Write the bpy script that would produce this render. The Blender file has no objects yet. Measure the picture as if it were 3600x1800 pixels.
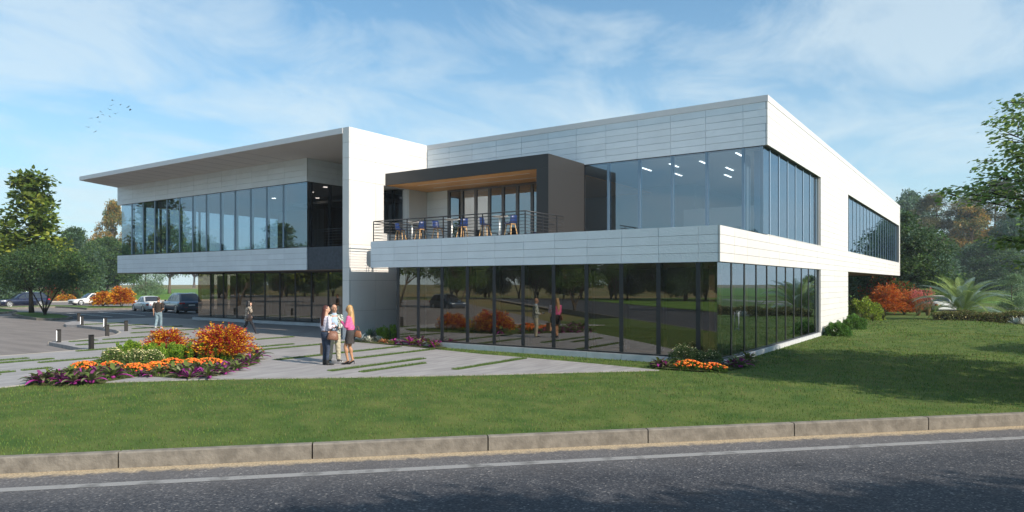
import bpy, math, random
import numpy as np
from mathutils import Vector, Matrix, Euler
rad = math.radians
random.seed(7)
S = bpy.context.scene
COL = S.collection

# ------------------------------------------------------------------ camera
YAW = rad(34.65); FPX = 2441.0; HOR = 995.0
FW = (-math.sin(YAW), math.cos(YAW)); RT = (math.cos(YAW), math.sin(YAW))
CX, CY, CZ = 6.7593, -20.8559, 2.5
cd = bpy.data.cameras.new("Camera"); cam = bpy.data.objects.new("Camera", cd); COL.objects.link(cam)
cam.location = (CX, CY, CZ); cam.rotation_euler = (rad(90), 0, YAW)
cd.sensor_width = 36; cd.lens = FPX / 3600 * 36; cd.shift_y = (HOR - 900) / 3600
cd.clip_start = 0.1; cd.clip_end = 6000
S.camera = cam

# ------------------------------------------------------------------ world, sun, exposure
SUN_EL, SUN_AZ = rad(34), rad(-2)          # azimuth measured from +X towards +Y
SKY_STR = 0.15
w = bpy.data.worlds.new("World"); S.world = w; w.use_nodes = True
nt = w.node_tree; nt.nodes.clear()
def WN(t): return nt.nodes.new(t)
def wm(op, a, b=None, c=None):
    n = WN('ShaderNodeMath'); n.operation = op
    for i, v in enumerate((a, b, c)):
        if v is None: continue
        if isinstance(v, (int, float)): n.inputs[i].default_value = v
        else: nt.links.new(v, n.inputs[i])
    return n.outputs[0]
tc = WN('ShaderNodeTexCoord'); sp = WN('ShaderNodeSeparateXYZ'); nt.links.new(tc.outputs['Generated'], sp.inputs[0])
zc = wm('MAXIMUM', sp.outputs[2], 0.012)
cb = WN('ShaderNodeCombineXYZ'); nt.links.new(sp.outputs[0], cb.inputs[0]); nt.links.new(sp.outputs[1], cb.inputs[1]); nt.links.new(zc, cb.inputs[2])
sky = WN('ShaderNodeTexSky'); sky.sky_type = 'NISHITA'; sky.sun_disc = False
sky.sun_elevation = SUN_EL; sky.sun_rotation = rad(90) - SUN_AZ
sky.air_density = 1.0; sky.dust_density = 0.6; sky.ozone_density = 2.2; sky.altitude = 100
nt.links.new(cb.outputs[0], sky.inputs[0])
# high thin clouds, laid on a plane far above
zz = wm('ADD', zc, 0.16)
u_ = wm('DIVIDE', sp.outputs[0], zz); v_ = wm('DIVIDE', sp.outputs[1], zz)
cp = WN('ShaderNodeCombineXYZ'); nt.links.new(u_, cp.inputs[0]); nt.links.new(v_, cp.inputs[1])
mp = WN('ShaderNodeMapping'); nt.links.new(cp.outputs[0], mp.inputs[0])
mp.inputs['Rotation'].default_value = (0, 0, rad(35)); mp.inputs['Scale'].default_value = (1.0, 0.75, 1); mp.inputs['Location'].default_value = (2.3, 4.1, 0)
def wnoise(scale, det, rough, dist):
    n = WN('ShaderNodeTexNoise'); n.inputs['Scale'].default_value = scale; n.inputs['Detail'].default_value = det
    n.inputs['Roughness'].default_value = rough; n.inputs['Distortion'].default_value = dist
    nt.links.new(mp.outputs[0], n.inputs['Vector']); return n.outputs[0]
n1 = wnoise(2.4, 12, 0.62, 0.5); n2 = wnoise(0.8, 3, 0.5, 0.2)
cl = wm('MULTIPLY_ADD', n2, 0.9, n1); cl = wm('MULTIPLY', wm('SUBTRACT', cl, 0.83), 3.8)
mx = wm('MINIMUM', wm('MAXIMUM', cl, 0.0), 1.0); mx = wm('MULTIPLY', mx, 0.56)
hz = wm('MULTIPLY', wm('POWER', wm('SUBTRACT', 1.0, wm('MINIMUM', zc, 1.0)), 4.0), 0.90)
def wmix(f, a, b):
    m = WN('ShaderNodeMix'); m.data_type = 'RGBA'; m.clamp_factor = True
    nt.links.new(f, m.inputs[0])
    for i, v in ((6, a), (7, b)):
        if isinstance(v, tuple): m.inputs[i].default_value = v
        else: nt.links.new(v, m.inputs[i])
    return m.outputs[2]
HZC = (3.9, 4.75, 5.05, 1); CLC = (4.3, 4.95, 5.2, 1)
skb = WN('ShaderNodeMix'); skb.data_type = 'RGBA'; skb.blend_type = 'MULTIPLY'; skb.inputs[0].default_value = 1
nt.links.new(sky.outputs[0], skb.inputs[6]); skb.inputs[7].default_value = (0.44, 0.82, 0.92, 1)
c1 = wmix(hz, skb.outputs[2], HZC); c2 = wmix(mx, c1, CLC)
bg = WN('ShaderNodeBackground'); nt.links.new(c2, bg.inputs[0]); bg.inputs[1].default_value = SKY_STR
wo = WN('ShaderNodeOutputWorld'); nt.links.new(bg.outputs[0], wo.inputs[0])

sl = bpy.data.lights.new("Sun", 'SUN'); sl.energy = 4.9; sl.angle = rad(0.6); sl.color = (1.0, 0.89, 0.76)
so = bpy.data.objects.new("Sun", sl); COL.objects.link(so)
sd = Vector((math.cos(SUN_EL) * math.cos(SUN_AZ), math.cos(SUN_EL) * math.sin(SUN_AZ), math.sin(SUN_EL)))
so.rotation_euler = sd.to_track_quat('Z', 'Y').to_euler(); so.location = (40, 0, 40)
S.view_settings.view_transform = 'Standard'; S.view_settings.look = 'None'
S.view_settings.exposure = 0.32; S.view_settings.gamma = 1.0
S.render.engine = 'CYCLES'
S.cycles.max_bounces = 8; S.cycles.diffuse_bounces = 3; S.cycles.glossy_bounces = 4; S.cycles.transparent_max_bounces = 16
S.cycles.use_denoising = True; S.cycles.caustics_reflective = False; S.cycles.caustics_refractive = False
S.cycles.sample_clamp_indirect = 6

# ------------------------------------------------------------------ helpers: pixels of the photograph to ground points
def ray(px, py):
    u = (px - 1800) / FPX
    return (FW[0] + u * RT[0], FW[1] + u * RT[1], (HOR - py) / FPX)
def at(px, py, z=0.0):
    r = ray(px, py); t = (z - CZ) / r[2]
    return (CX + t * r[0], CY + t * r[1], z)
def depth(x, y): return (x - CX) * FW[0] + (y - CY) * FW[1]

# ------------------------------------------------------------------ helpers: objects
def tag(o, label=None, cat=None, group=None, kind=None):
    if label: o['label'] = label
    if cat: o['category'] = cat
    if group: o['group'] = group
    if kind: o['kind'] = kind
    return o
def thing(name, label, cat, loc=(0, 0, 0), rz=0.0, group=None):
    o = bpy.data.objects.new(name, None); COL.objects.link(o); o.empty_display_size = 0.2
    o.location = loc; o.rotation_euler = (0, 0, rz)
    return tag(o, label, cat, group)
def copy_tree(o, parent=None):
    c = o.copy(); COL.objects.link(c)
    if parent: c.parent = parent
    for ch in list(o.children): copy_tree(ch, c)
    return c
class MB:
    def __init__(s): s.v = []; s.f = []; s.m = []; s.smooth = []
    def add(s, vs, fs, mi=0, sm=False):
        b = len(s.v); s.v += [tuple(p) for p in vs]
        for f in fs: s.f.append(tuple(b + i for i in f)); s.m.append(mi); s.smooth.append(sm)
    def box(s, x0, y0, z0, x1, y1, z1, mi=0):
        s.add([(x0,y0,z0),(x1,y0,z0),(x1,y1,z0),(x0,y1,z0),(x0,y0,z1),(x1,y0,z1),(x1,y1,z1),(x0,y1,z1)],
              [(0,3,2,1),(4,5,6,7),(0,1,5,4),(1,2,6,5),(2,3,7,6),(3,0,4,7)], mi)
    def tube(s, pts, rs, n=8, mi=0, caps=True, sy=1.0):
        pts = [Vector(p) for p in pts]
        if isinstance(rs, (int, float)): rs = [rs] * len(pts)
        rings = []; prev = None
        for i, p in enumerate(pts):
            d = (pts[min(i+1, len(pts)-1)] - pts[max(i-1, 0)]).normalized()
            if prev is None:
                a = Vector((0,0,1)) if abs(d.z) < 0.9 else Vector((1,0,0)); a = (a - d * a.dot(d)).normalized()
            else: a = (prev - d * prev.dot(d)); a = a.normalized() if a.length > 1e-6 else Vector((1,0,0))
            prev = a; b = d.cross(a)
            rings.append([p + (a * math.cos(2*math.pi*k/n) * sy + b * math.sin(2*math.pi*k/n)) * rs[i] for k in range(n)])
        vs = [q for r in rings for q in r]; fs = []
        for i in range(len(pts)-1):
            for k in range(n): fs.append((i*n+k, i*n+(k+1)%n, (i+1)*n+(k+1)%n, (i+1)*n+k))
        if caps: fs.append(tuple(range(n-1, -1, -1))); fs.append(tuple((len(pts)-1)*n + k for k in range(n)))
        s.add(vs, fs, mi, True)
    def lathe(s, prof, c=(0,0,0), n=20, mi=0, sx=1, sy=1):
        vs = []; fs = []
        for r, z in prof:
            for k in range(n):
                a = 2*math.pi*k/n; vs.append((c[0]+r*sx*math.cos(a), c[1]+r*sy*math.sin(a), c[2]+z))
        for i in range(len(prof)-1):
            for k in range(n): fs.append((i*n+k, i*n+(k+1)%n, (i+1)*n+(k+1)%n, (i+1)*n+k))
        fs.append(tuple(range(n-1, -1, -1))); fs.append(tuple((len(prof)-1)*n+k for k in range(n)))
        s.add(vs, fs, mi, True)
    def ell(s, c, r, n=12, m=8, rot=None, mi=0):
        vs = []; fs = []
        M = rot.to_matrix() if rot else Matrix.Identity(3)
        for i in range(m+1):
            t = math.pi*i/m
            for k in range(n):
                a = 2*math.pi*k/n
                p = M @ Vector((r[0]*math.sin(t)*math.cos(a), r[1]*math.sin(t)*math.sin(a), r[2]*math.cos(t)))
                vs.append(p + Vector(c))
        for i in range(m):
            for k in range(n): fs.append((i*n+k, (i+1)*n+k, (i+1)*n+(k+1)%n, i*n+(k+1)%n))
        s.add(vs, fs, mi, True)
    def build(s, name, mats, parent=None, loc=None):
        me = bpy.data.meshes.new(name); me.from_pydata(s.v, [], s.f)
        if not isinstance(mats, (list, tuple)): mats = [mats]
        for m in mats: me.materials.append(m)
        me.polygons.foreach_set('material_index', s.m); me.polygons.foreach_set('use_smooth', s.smooth)
        me.update()
        o = bpy.data.objects.new(name, me); COL.objects.link(o)
        if parent: o.parent = parent
        if loc: o.location = loc
        return o
def npmesh(name, V, F, mats, parent=None, smooth=False, mi=None):
    """V (n,3), F (m,k) arrays -> one mesh object"""
    me = bpy.data.meshes.new(name); n, k = F.shape
    me.vertices.add(len(V)); me.vertices.foreach_set('co', V.astype(np.float32).ravel())
    me.loops.add(n*k); me.loops.foreach_set('vertex_index', F.astype(np.int32).ravel())
    me.polygons.add(n); me.polygons.foreach_set('loop_start', np.arange(0, n*k, k, dtype=np.int32))
    if not isinstance(mats, (list, tuple)): mats = [mats]
    for m in mats: me.materials.append(m)
    if mi is not None: me.polygons.foreach_set('material_index', mi.astype(np.int32))
    me.polygons.foreach_set('use_smooth', np.full(n, smooth))
    me.update(calc_edges=True); me.validate()
    o = bpy.data.objects.new(name, me); COL.objects.link(o)
    if parent: o.parent = parent
    return o
def bevel(o, wd, seg=2):
    b = o.modifiers.new('b', 'BEVEL'); b.width = wd; b.segments = seg; b.limit_method = 'ANGLE'; b.angle_limit = rad(35)
    for p in o.data.polygons: p.use_smooth = True
    return o

# ------------------------------------------------------------------ materials
def mat(name, col, rough=0.6, metal=0.0, var=0.0, vscale=5.0, bump=0.0, bscale=40.0, spec=0.5, col2=None, stretch=None,
        island=0.0, transl=0.0, emit=None, coords='Object', detail=4.0, coat=0.0, ramp=(0.35, 0.65), bdist=0.02):
    m = bpy.data.materials.new(name); m.use_nodes = True; t = m.node_tree; N = t.nodes; L = t.links
    b = N['Principled BSDF']; b.inputs['Roughness'].default_value = rough; b.inputs['Metallic'].default_value = metal
    b.inputs['Specular IOR Level'].default_value = spec; b.inputs['Coat Weight'].default_value = coat
    c = tuple(col) + (1,); out = None
    vec = None
    if var or col2 or bump:
        tcn = N.new('ShaderNodeTexCoord'); vec = tcn.outputs[coords]
        if stretch:
            mpn = N.new('ShaderNodeMapping'); mpn.inputs['Scale'].default_value = stretch; L.new(vec, mpn.inputs[0]); vec = mpn.outputs[0]
    if var or col2:
        nn = N.new('ShaderNodeTexNoise'); nn.inputs['Scale'].default_value = vscale; nn.inputs['Detail'].default_value = detail
        L.new(vec, nn.inputs['Vector']); r = N.new('ShaderNodeValToRGB'); L.new(nn.outputs[0], r.inputs[0])
        r.color_ramp.elements[0].position, r.color_ramp.elements[1].position = ramp
        a = tuple(x*(1-var) for x in col); d = tuple(min(1, x*(1+var)) for x in col)
        if col2: a, d = col, col2
        r.color_ramp.elements[0].color = tuple(a)+(1,); r.color_ramp.elements[1].color = tuple(d)+(1,); out = r.outputs[0]
    if island:
        g = N.new('ShaderNodeNewGeometry'); h = N.new('ShaderNodeHueSaturation')
        mr = N.new('ShaderNodeMapRange'); mr.inputs[3].default_value = 1-island; mr.inputs[4].default_value = 1+island
        L.new(g.outputs['Random Per Island'], mr.inputs[0]); L.new(mr.outputs[0], h.inputs['Value'])
        mr2 = N.new('ShaderNodeMapRange'); mr2.inputs[3].default_value = 0.5-island*0.07; mr2.inputs[4].default_value = 0.5+island*0.05
        wn = N.new('ShaderNodeTexWhiteNoise'); wn.noise_dimensions = '1D'; L.new(g.outputs['Random Per Island'], wn.inputs['W'])
        L.new(wn.outputs[0], mr2.inputs[0]); L.new(mr2.outputs[0], h.inputs['Hue'])
        if out: L.new(out, h.inputs['Color'])
        else: h.inputs['Color'].default_value = c
        out = h.outputs[0]
    if out: L.new(out, b.inputs['Base Color'])
    else: b.inputs['Base Color'].default_value = c
    if bump:
        bn = N.new('ShaderNodeTexNoise'); bn.inputs['Scale'].default_value = bscale; bn.inputs['Detail'].default_value = 5
        L.new(vec, bn.inputs['Vector']); bp = N.new('ShaderNodeBump'); bp.inputs['Strength'].default_value = bump; bp.inputs['Distance'].default_value = bdist
        L.new(bn.outputs[0], bp.inputs['Height']); L.new(bp.outputs[0], b.inputs['Normal'])
    if transl:
        tr = N.new('ShaderNodeBsdfTranslucent'); ms = N.new('ShaderNodeMixShader'); ms.inputs[0].default_value = transl
        if out: L.new(out, tr.inputs[0])
        else: tr.inputs[0].default_value = c
        L.new(b.outputs[0], ms.inputs[1]); L.new(tr.outputs[0], ms.inputs[2]); L.new(ms.outputs[0], N['Material Output'].inputs[0])
    if emit:
        b.inputs['Emission Color'].default_value = tuple(emit[:3])+(1,); b.inputs['Emission Strength'].default_value = emit[3]
    return m
def glassmat(name, tint, ior, refl=(0.95, 0.97, 1.0), base=0.0, rough=0.0):
    m = bpy.data.materials.new(name); m.use_nodes = True; t = m.node_tree; N = t.nodes; L = t.links
    N.remove(N['Principled BSDF'])
    tr = N.new('ShaderNodeBsdfTransparent'); tr.inputs[0].default_value = tuple(tint)+(1,)
    gl = N.new('ShaderNodeBsdfGlossy'); gl.inputs['Roughness'].default_value = rough; gl.inputs['Color'].default_value = tuple(refl)+(1,)
    fr = N.new('ShaderNodeFresnel'); fr.inputs[0].default_value = ior
    g = N.new('ShaderNodeNewGeometry')   # both faces of a pane reflect alike
    vm = N.new('ShaderNodeVectorMath'); vm.operation = 'DOT_PRODUCT'; L.new(g.outputs['Incoming'], vm.inputs[0]); L.new(g.outputs['Normal'], vm.inputs[1])
    ab = N.new('ShaderNodeMath'); ab.operation = 'ABSOLUTE'; L.new(vm.outputs['Value'], ab.inputs[0])
    # Schlick
    s1 = N.new('ShaderNodeMath'); s1.operation = 'SUBTRACT'; s1.inputs[0].default_value = 1; L.new(ab.outputs[0], s1.inputs[1])
    s2 = N.new('ShaderNodeMath'); s2.operation = 'POWER'; L.new(s1.outputs[0], s2.inputs[0]); s2.inputs[1].default_value = 5.0
    f0 = ((ior-1)/(ior+1))**2 * 2 + base
    s3 = N.new('ShaderNodeMath'); s3.operation = 'MULTIPLY_ADD'; L.new(s2.outputs[0], s3.inputs[0]); s3.inputs[1].default_value = 1-f0; s3.inputs[2].default_value = f0
    N.remove(fr)
    mx = N.new('ShaderNodeMixShader'); L.new(s3.outputs[0], mx.inputs[0]); L.new(tr.outputs[0], mx.inputs[1]); L.new(gl.outputs[0], mx.inputs[2])
    L.new(mx.outputs[0], N['Material Output'].inputs[0])
    return m
M = {}
M['panel'] = mat('white_panel_sky_tint', (0.74, 0.79, 0.83), 0.38, island=0.035, var=0.03, vscale=1.3, bump=0.35, bscale=16, bdist=0.03)  # blue sky light on the shaded fronts is painted into these white panels
M['panel_side'] = mat('white_panel_smooth', (0.70, 0.685, 0.66), 0.5, island=0.03, var=0.02, vscale=1.1, bump=0.1, bscale=30)
M['trim'] = mat('light_grey_trim', (0.66, 0.65, 0.65), 0.5, bump=0.15, bscale=60)
M['backing'] = mat('joint_shadow_gap', (0.20, 0.20, 0.21), 0.8)
M['soffit'] = mat('soffit_grey_brown', (0.64, 0.60, 0.555), 0.8, bump=0.2, bscale=90)
M['soffit_brown'] = mat('soffit_brown', (0.20, 0.13, 0.09), 0.7)
M['ceiling'] = mat('ceiling_white', (0.62, 0.62, 0.60), 0.9)
M['dark_frame'] = mat('charcoal_panel', (0.027, 0.026, 0.026), 0.5, bump=0.12, bscale=140)
M['parapet_blue'] = mat('dark_blue_grey_panel', (0.045, 0.055, 0.075), 0.5, var=0.25, vscale=6, bump=0.1, bscale=60)
M['mullion'] = mat('dark_mullion', (0.035, 0.036, 0.04), 0.4, metal=0.3)
M['mull_grey'] = mat('grey_mullion', (0.16, 0.18, 0.20), 0.5); M['mull_blue'] = mat('blue_grey_mullion', (0.20, 0.30, 0.40), 0.4)
M['door_frame'] = mat('grey_door_frame', (0.13, 0.13, 0.135), 0.4, metal=0.4)
M['reveal'] = mat('grey_reveal', (0.42, 0.41, 0.40), 0.6)
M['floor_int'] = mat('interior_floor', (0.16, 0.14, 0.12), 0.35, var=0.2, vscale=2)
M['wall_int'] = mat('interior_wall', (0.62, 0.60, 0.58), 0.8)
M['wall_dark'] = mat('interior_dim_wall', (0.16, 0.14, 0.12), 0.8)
M['wall_beige'] = mat('interior_beige_wall', (0.42, 0.34, 0.26), 0.8)
M['glass_up'] = glassmat('blue_glass', (0.55, 0.66, 0.74), 1.9, refl=(0.66, 0.79, 0.92), base=0.07)
M['glass_gf'] = glassmat('bronze_glass', (0.66, 0.60, 0.52), 2.0, refl=(0.93, 0.90, 0.84), base=0.03)
M['glass_side'] = glassmat('bronze_side_glass', (0.60, 0.54, 0.46), 2.2, refl=(0.74, 0.84, 0.95), base=0.06)
M['glass_dark'] = glassmat('dark_glass', (0.30, 0.28, 0.27), 1.6, refl=(0.8, 0.85, 0.95))
M['glass_door'] = glassmat('door_glass', (0.40, 0.38, 0.36), 1.9, refl=(0.80, 0.88, 0.95), base=0.10)
M['lamp'] = mat('lamp_white', (0.9, 0.9, 0.9), 0.5, emit=(1.0, 0.96, 0.9, 3.0))
M['lamp_dim'] = mat('lamp_off', (0.8, 0.78, 0.74), 0.5)
M['white'] = mat('white_paint', (0.78, 0.78, 0.76), 0.4)
def woodmat(name, c1, c2, st=(1, 14, 14)):
    return mat(name, c1, 0.45, col2=c2, vscale=2.2, stretch=st, detail=6, ramp=(0.3, 0.7))
M['wood_ceiling'] = woodmat('wood_ceiling', (0.60, 0.27, 0.07), (0.90, 0.48, 0.16))
M['wood'] = woodmat('stool_wood', (0.50, 0.28, 0.11), (0.68, 0.42, 0.19), (12, 12, 1))
M['blue'] = mat('blue_plastic', (0.010, 0.030, 0.12), 0.4)
M['stone'] = mat('pale_stone_plinth', (0.55, 0.56, 0.57), 0.7, var=0.06, vscale=3, bump=0.3, bscale=80)
M['grass_ground'] = mat('lawn_soil', (0.052, 0.100, 0.024), 0.95, col2=(0.12, 0.15, 0.042), vscale=1.4, bump=0.5, bscale=60, spec=0.1, ramp=(0.3, 0.72))
M['blade'] = mat('grass_blade', (0.085, 0.165, 0.036), 0.7, col2=(0.155, 0.225, 0.052), vscale=0.9, island=0.5, transl=0.3, spec=0.15, detail=6)
M['blade_dry'] = mat('grass_blade_dry', (0.22, 0.19, 0.085), 0.8, island=0.25, transl=0.3, spec=0.1)
M['strip'] = mat('grass_strip_blade', (0.13, 0.21, 0.06), 0.7, island=0.45, transl=0.3, spec=0.15)
M['mulch'] = mat('planting_soil', (0.07, 0.06, 0.03), 0.95, col2=(0.07, 0.10, 0.03), vscale=4, bump=0.6, bscale=30, spec=0.1)
M['bark'] = mat('bark', (0.10, 0.075, 0.055), 0.9, col2=(0.20, 0.16, 0.12), vscale=6, stretch=(3, 3, 0.6), bump=0.8, bscale=14, spec=0.1, bdist=0.06)
M['bark_dark'] = mat('bark_dark', (0.035, 0.028, 0.022), 0.9, col2=(0.07, 0.055, 0.042), vscale=6, stretch=(3, 3, 0.6), bump=0.8, bscale=14, spec=0.1)
def leafmat(n, c, isl=0.35, tr=0.35, c2=None, vs=0.5): return mat(n, c, 0.5, col2=c2, vscale=vs, island=isl, transl=tr, spec=0.25, detail=2)

def winframe(): pass

# ------------------------------------------------------------------ THE OFFICE BUILDING
B = thing('office_building', 'two storey white panelled office building with wide canopy and charcoal terrace box', 'building', (0, 0, 0))
GAP = 0.010
def clad(name, m, axis, c, u0, u1, z0, z1, us, zs, holes=(), th=0.05, sign=-1, parent=B, backing=True):
    """panels on the plane axis=c; outward direction = sign; us/zs joint positions"""
    U = sorted(set([u0, u1] + [u for u in us if u0 < u < u1])); Z = sorted(set([z0, z1] + [z for z in zs if z0 < z < z1]))
    for h in holes:
        U = sorted(set(U) | {h[0], h[1]}); Z = sorted(set(Z) | {h[2], h[3]})
    U = [u for u in U if u0 <= u <= u1]; Z = [z for z in Z if z0 <= z <= z1]
    Uj = set([u for u in us]); Zj = set([z for z in zs])
    mb = MB(); bk = MB(); g = GAP / 2
    for i in range(len(U)-1):
        for j in range(len(Z)-1):
            cu, cz = (U[i]+U[i+1])/2, (Z[j]+Z[j+1])/2
            if any(h[0] < cu < h[1] and h[2] < cz < h[3] for h in holes): continue
            a, b_, p, q = U[i], U[i+1], Z[j], Z[j+1]
            if a in Uj: a += g
            if b_ in Uj: b_ -= g
            if p in Zj: p += g
            if q in Zj: q -= g
            t = random.uniform(-0.0012, 0.0012)
            lo, hi = (c, c - sign*th) if sign < 0 else (c-th, c)
            lo, hi = min(c, c - sign*th), max(c, c - sign*th)
            if sign < 0: lo += t
            else: hi += t
            if axis == 'y': mb.box(a, lo, p, b_, hi, q)
            else: mb.box(lo, a, p, hi, b_, q)
            k0, k1 = (c - sign*(th+0.002)), (c - sign*(th+0.02))
            k0, k1 = min(k0, k1), max(k0, k1)
            if axis == 'y': bk.box(U[i], k0, Z[j], U[i+1], k1, Z[j+1])
            else: bk.box(k0, U[i], Z[j], k1, U[i+1], Z[j+1])
    o = mb.build(name, m, parent)
    if backing: bk.build('wall_backing', M['backing'], o)
    return o
def boxpart(name, m, *b, parent=B):
    mb = MB(); mb.box(*b); return mb.build(name, m, parent)
def rng(a, b, st):
    r = []; x = a
    while (x <= b if st > 0 else x >= b): r.append(round(x, 4)); x += st
    return r

# --- main block, upper storey
UY = 5.394; XP = -16.564
xs_up = rng(-0.892, -20, -1.424)
zs_up = [7.57 + i*0.265 for i in range(1, 6)]
clad('upper_wall', M['panel'], 'y', UY, XP, -0.055, 7.57, 9.16, xs_up, zs_up)
clad('parapet', M['trim'], 'y', UY-0.015, XP, 0.015, 9.165, 9.40, [], [], backing=False, th=0.30)
clad('parapet', M['trim'], 'x', 0.015, UY+0.29, 49.95, 9.165, 9.40, [], [], sign=1, backing=False, th=0.30)
# --- right hand wall, one plane from the low block to the far cantilever
zr = [3.15 + i*0.277 for i in range(1, 4)] + [4.26] + [4.26 + i*0.2755 for i in range(1, 12)] + [7.57] + zs_up + [3.15 - i*0.285 for i in range(0, 11)]
yr = [0.0 + 1.42*i for i in range(1, 36)]
holes = [(-1, 15.03, -1, 3.15), (-1, UY, 4.26, 10), (UY, 15.03, 4.29, 7.57), (22.70, 49.24, 4.31, 7.57), (22.70, 60, -1, 3.15)]
clad('side_wall', M['panel_side'], 'x', 0.0, 0.0, 49.93, -0.2, 9.16, yr, zr, holes, sign=1)
# --- low block band
clad('lower_band', M['panel'], 'y', 0.0, -14.957, -0.055, 3.15, 4.26, rng(-0.685, -16, -1.2905), [3.15 + i*0.277 for i in range(1, 4)])
boxpart('band_coping', M['trim'], -14.957, 0.055, 4.10, -0.06, 0.30, 4.235)
# solid masses behind the cladding
boxpart('roof_slab', M['ceiling'], XP+0.02, UY+0.08, 7.62, -0.08, 49.9, 9.13)
boxpart('floor_slab', M['soffit'], -14.95, 0.08, 3.19, -0.08, 22.6, 4.10)
boxpart('floor_slab', M['soffit_brown'], -16.5, 22.605, 3.165, -0.08, 49.9, 4.10)
boxpart('window_head', M['soffit_brown'], XP+0.3, UY+0.06, 7.572, -0.06, UY+0.5, 7.617)
boxpart('end_wall', M['panel_side'], -16.5, 49.78, 3.2, -0.06, 49.9, 9.1)
boxpart('end_reveal', M['reveal'], -0.40, 49.24, 4.31, -0.052, 49.75, 7.57)
# back walls / interior of the main block
boxpart('interior_wall', M['wall_int'], -16.4, 14.0, 4.102, -6.0, 14.15, 7.615)
boxpart('interior_wall', M['wall_int'], -6.0, 24.0, 4.102, -0.5, 24.15, 7.615)
boxpart('interior_wall', M['wall_int'], -6.0, 14.0, 4.102, -5.85, 49.0, 7.615)
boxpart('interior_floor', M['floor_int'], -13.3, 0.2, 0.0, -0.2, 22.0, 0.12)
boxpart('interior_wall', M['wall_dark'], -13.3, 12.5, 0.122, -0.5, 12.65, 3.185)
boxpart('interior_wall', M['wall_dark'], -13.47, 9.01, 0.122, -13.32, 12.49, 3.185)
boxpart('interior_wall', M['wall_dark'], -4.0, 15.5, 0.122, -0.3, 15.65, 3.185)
boxpart('interior_wall', M['wall_beige'], -16.4, 23.0, -0.1, -0.45, 23.15, 3.16)
boxpart('wall_pier', M['panel_side'], -0.45, 14.96, -0.2, -0.075, 22.70, 7.57)
boxpart('window_reveal', M['reveal'], -0.40, 14.90, 0.12, -0.052, 14.955, 3.15)
boxpart('window_reveal', M['reveal'], -0.40, 15.03, 4.29, -0.052, 15.09, 7.57)
boxpart('window_reveal', M['reveal'], -0.40, 22.64, 4.31, -0.074, 22.69, 7.57)
# glazing: upper storey front, right, second right window, ground floor front and right
def glazing(name, m, axis, c, u0, u1, z0, z1, mus, mm, depth_=0.32, wd=0.06, off=0.012, inward=1, frame=True, fr=0.05, proud=0.018):
    mb = MB(); t = 0.012
    if axis == 'y': mb.box(u0, c, z0, u1, c+t*inward if inward > 0 else c, z1) if inward > 0 else mb.box(u0, c-t, z0, u1, c, z1)
    else: mb.box(min(c, c+t*inward), u0, z0, max(c, c+t*inward), u1, z1)
    o = MB()
    # a pane is a single sheet: keep one face only
    o.v = []; 
    if axis == 'y': o.add([(u0,c,z0),(u1,c,z0),(u1,c,z1),(u0,c,z1)], [(0,1,2,3)])
    else: o.add([(c,u0,z0),(c,u1,z0),(c,u1,z1),(c,u0,z1)], [(0,1,2,3)])
    g = o.build(name, m, B)
    a, b_ = c - proud*inward, c + (off+depth_)*inward; a, b_ = min(a, b_), max(a, b_)
    for u in mus:
        f = MB()
        if axis == 'y': f.box(u-wd/2, a, z0+0.06, u+wd/2, b_, z1-0.03)
        else: f.box(a, u-wd/2, z0+0.06, b_, u+wd/2, z1-0.03)
        f.build('mullion', mm, g)
    if frame:
        f = MB(); a, b_ = c - 0.03*inward, c + 0.08*inward; a, b_ = min(a, b_), max(a, b_)
        for q0, q1 in ((z0-0.001, z0+fr), (z1-fr*0.5, z1+0.001)):
            if axis == 'y': f.box(u0, a, q0, u1, b_, q1)
            else: f.box(a, u0, q0, b_, u1, q1)
            f.build('window_frame', M['mullion'], g); f = MB()
    return g
glazing('window_glass', M['glass_up'], 'y', UY+0.05, -7.6, -0.17, 4.12, 7.572, [-6.5,-5.1,-3.69,-2.29,-0.9], M['mull_blue'], 0.16, 0.10)
glazing('window_glass', M['glass_up'], 'x', -0.165, UY+0.05, 15.03, 4.27, 7.572, [6.69-.35, 7.7, 9.12, 10.53, 11.95, 13.38, 14.7], M['mull_blue'], 0.55, 0.12, inward=-1)
glazing('window_glass', M['glass_up'], 'x', -0.165, 22.70, 49.24, 4.29, 7.572, rng(24, 49, 1.42), M['mull_blue'], 0.40, 0.09, inward=-1)
glazing('window_glass', M['glass_gf'], 'y', 0.05, -13.479, -0.11, 0.17, 3.16, [-13.4,-12.28,-11.03,-9.76,-8.49,-7.2,-5.91,-4.6,-3.3,-2.0,-0.7], M['mullion'], 0.22, 0.14)
glazing('window_glass', M['glass_side'], 'x', -0.105, 0.05, 14.96, 0.13, 3.16, rng(1.42, 14.8, 1.42), M['mullion'], 0.25, 0.10, inward=-1)
glazing('window_glass', M['glass_gf'], 'x', -13.479, 0.05, 9.0, 0.17, 3.16, [1.5, 3.0, 4.5], M['mullion'], 0.2, 0.09)
boxpart('corner_post', M['mullion'], -0.20, 0.09, 0.17, -0.12, 0.17, 3.16)
boxpart('corner_post', M['mull_grey'], -0.30, UY+0.12, 4.12, -0.20, UY+0.22, 7.57)
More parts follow.
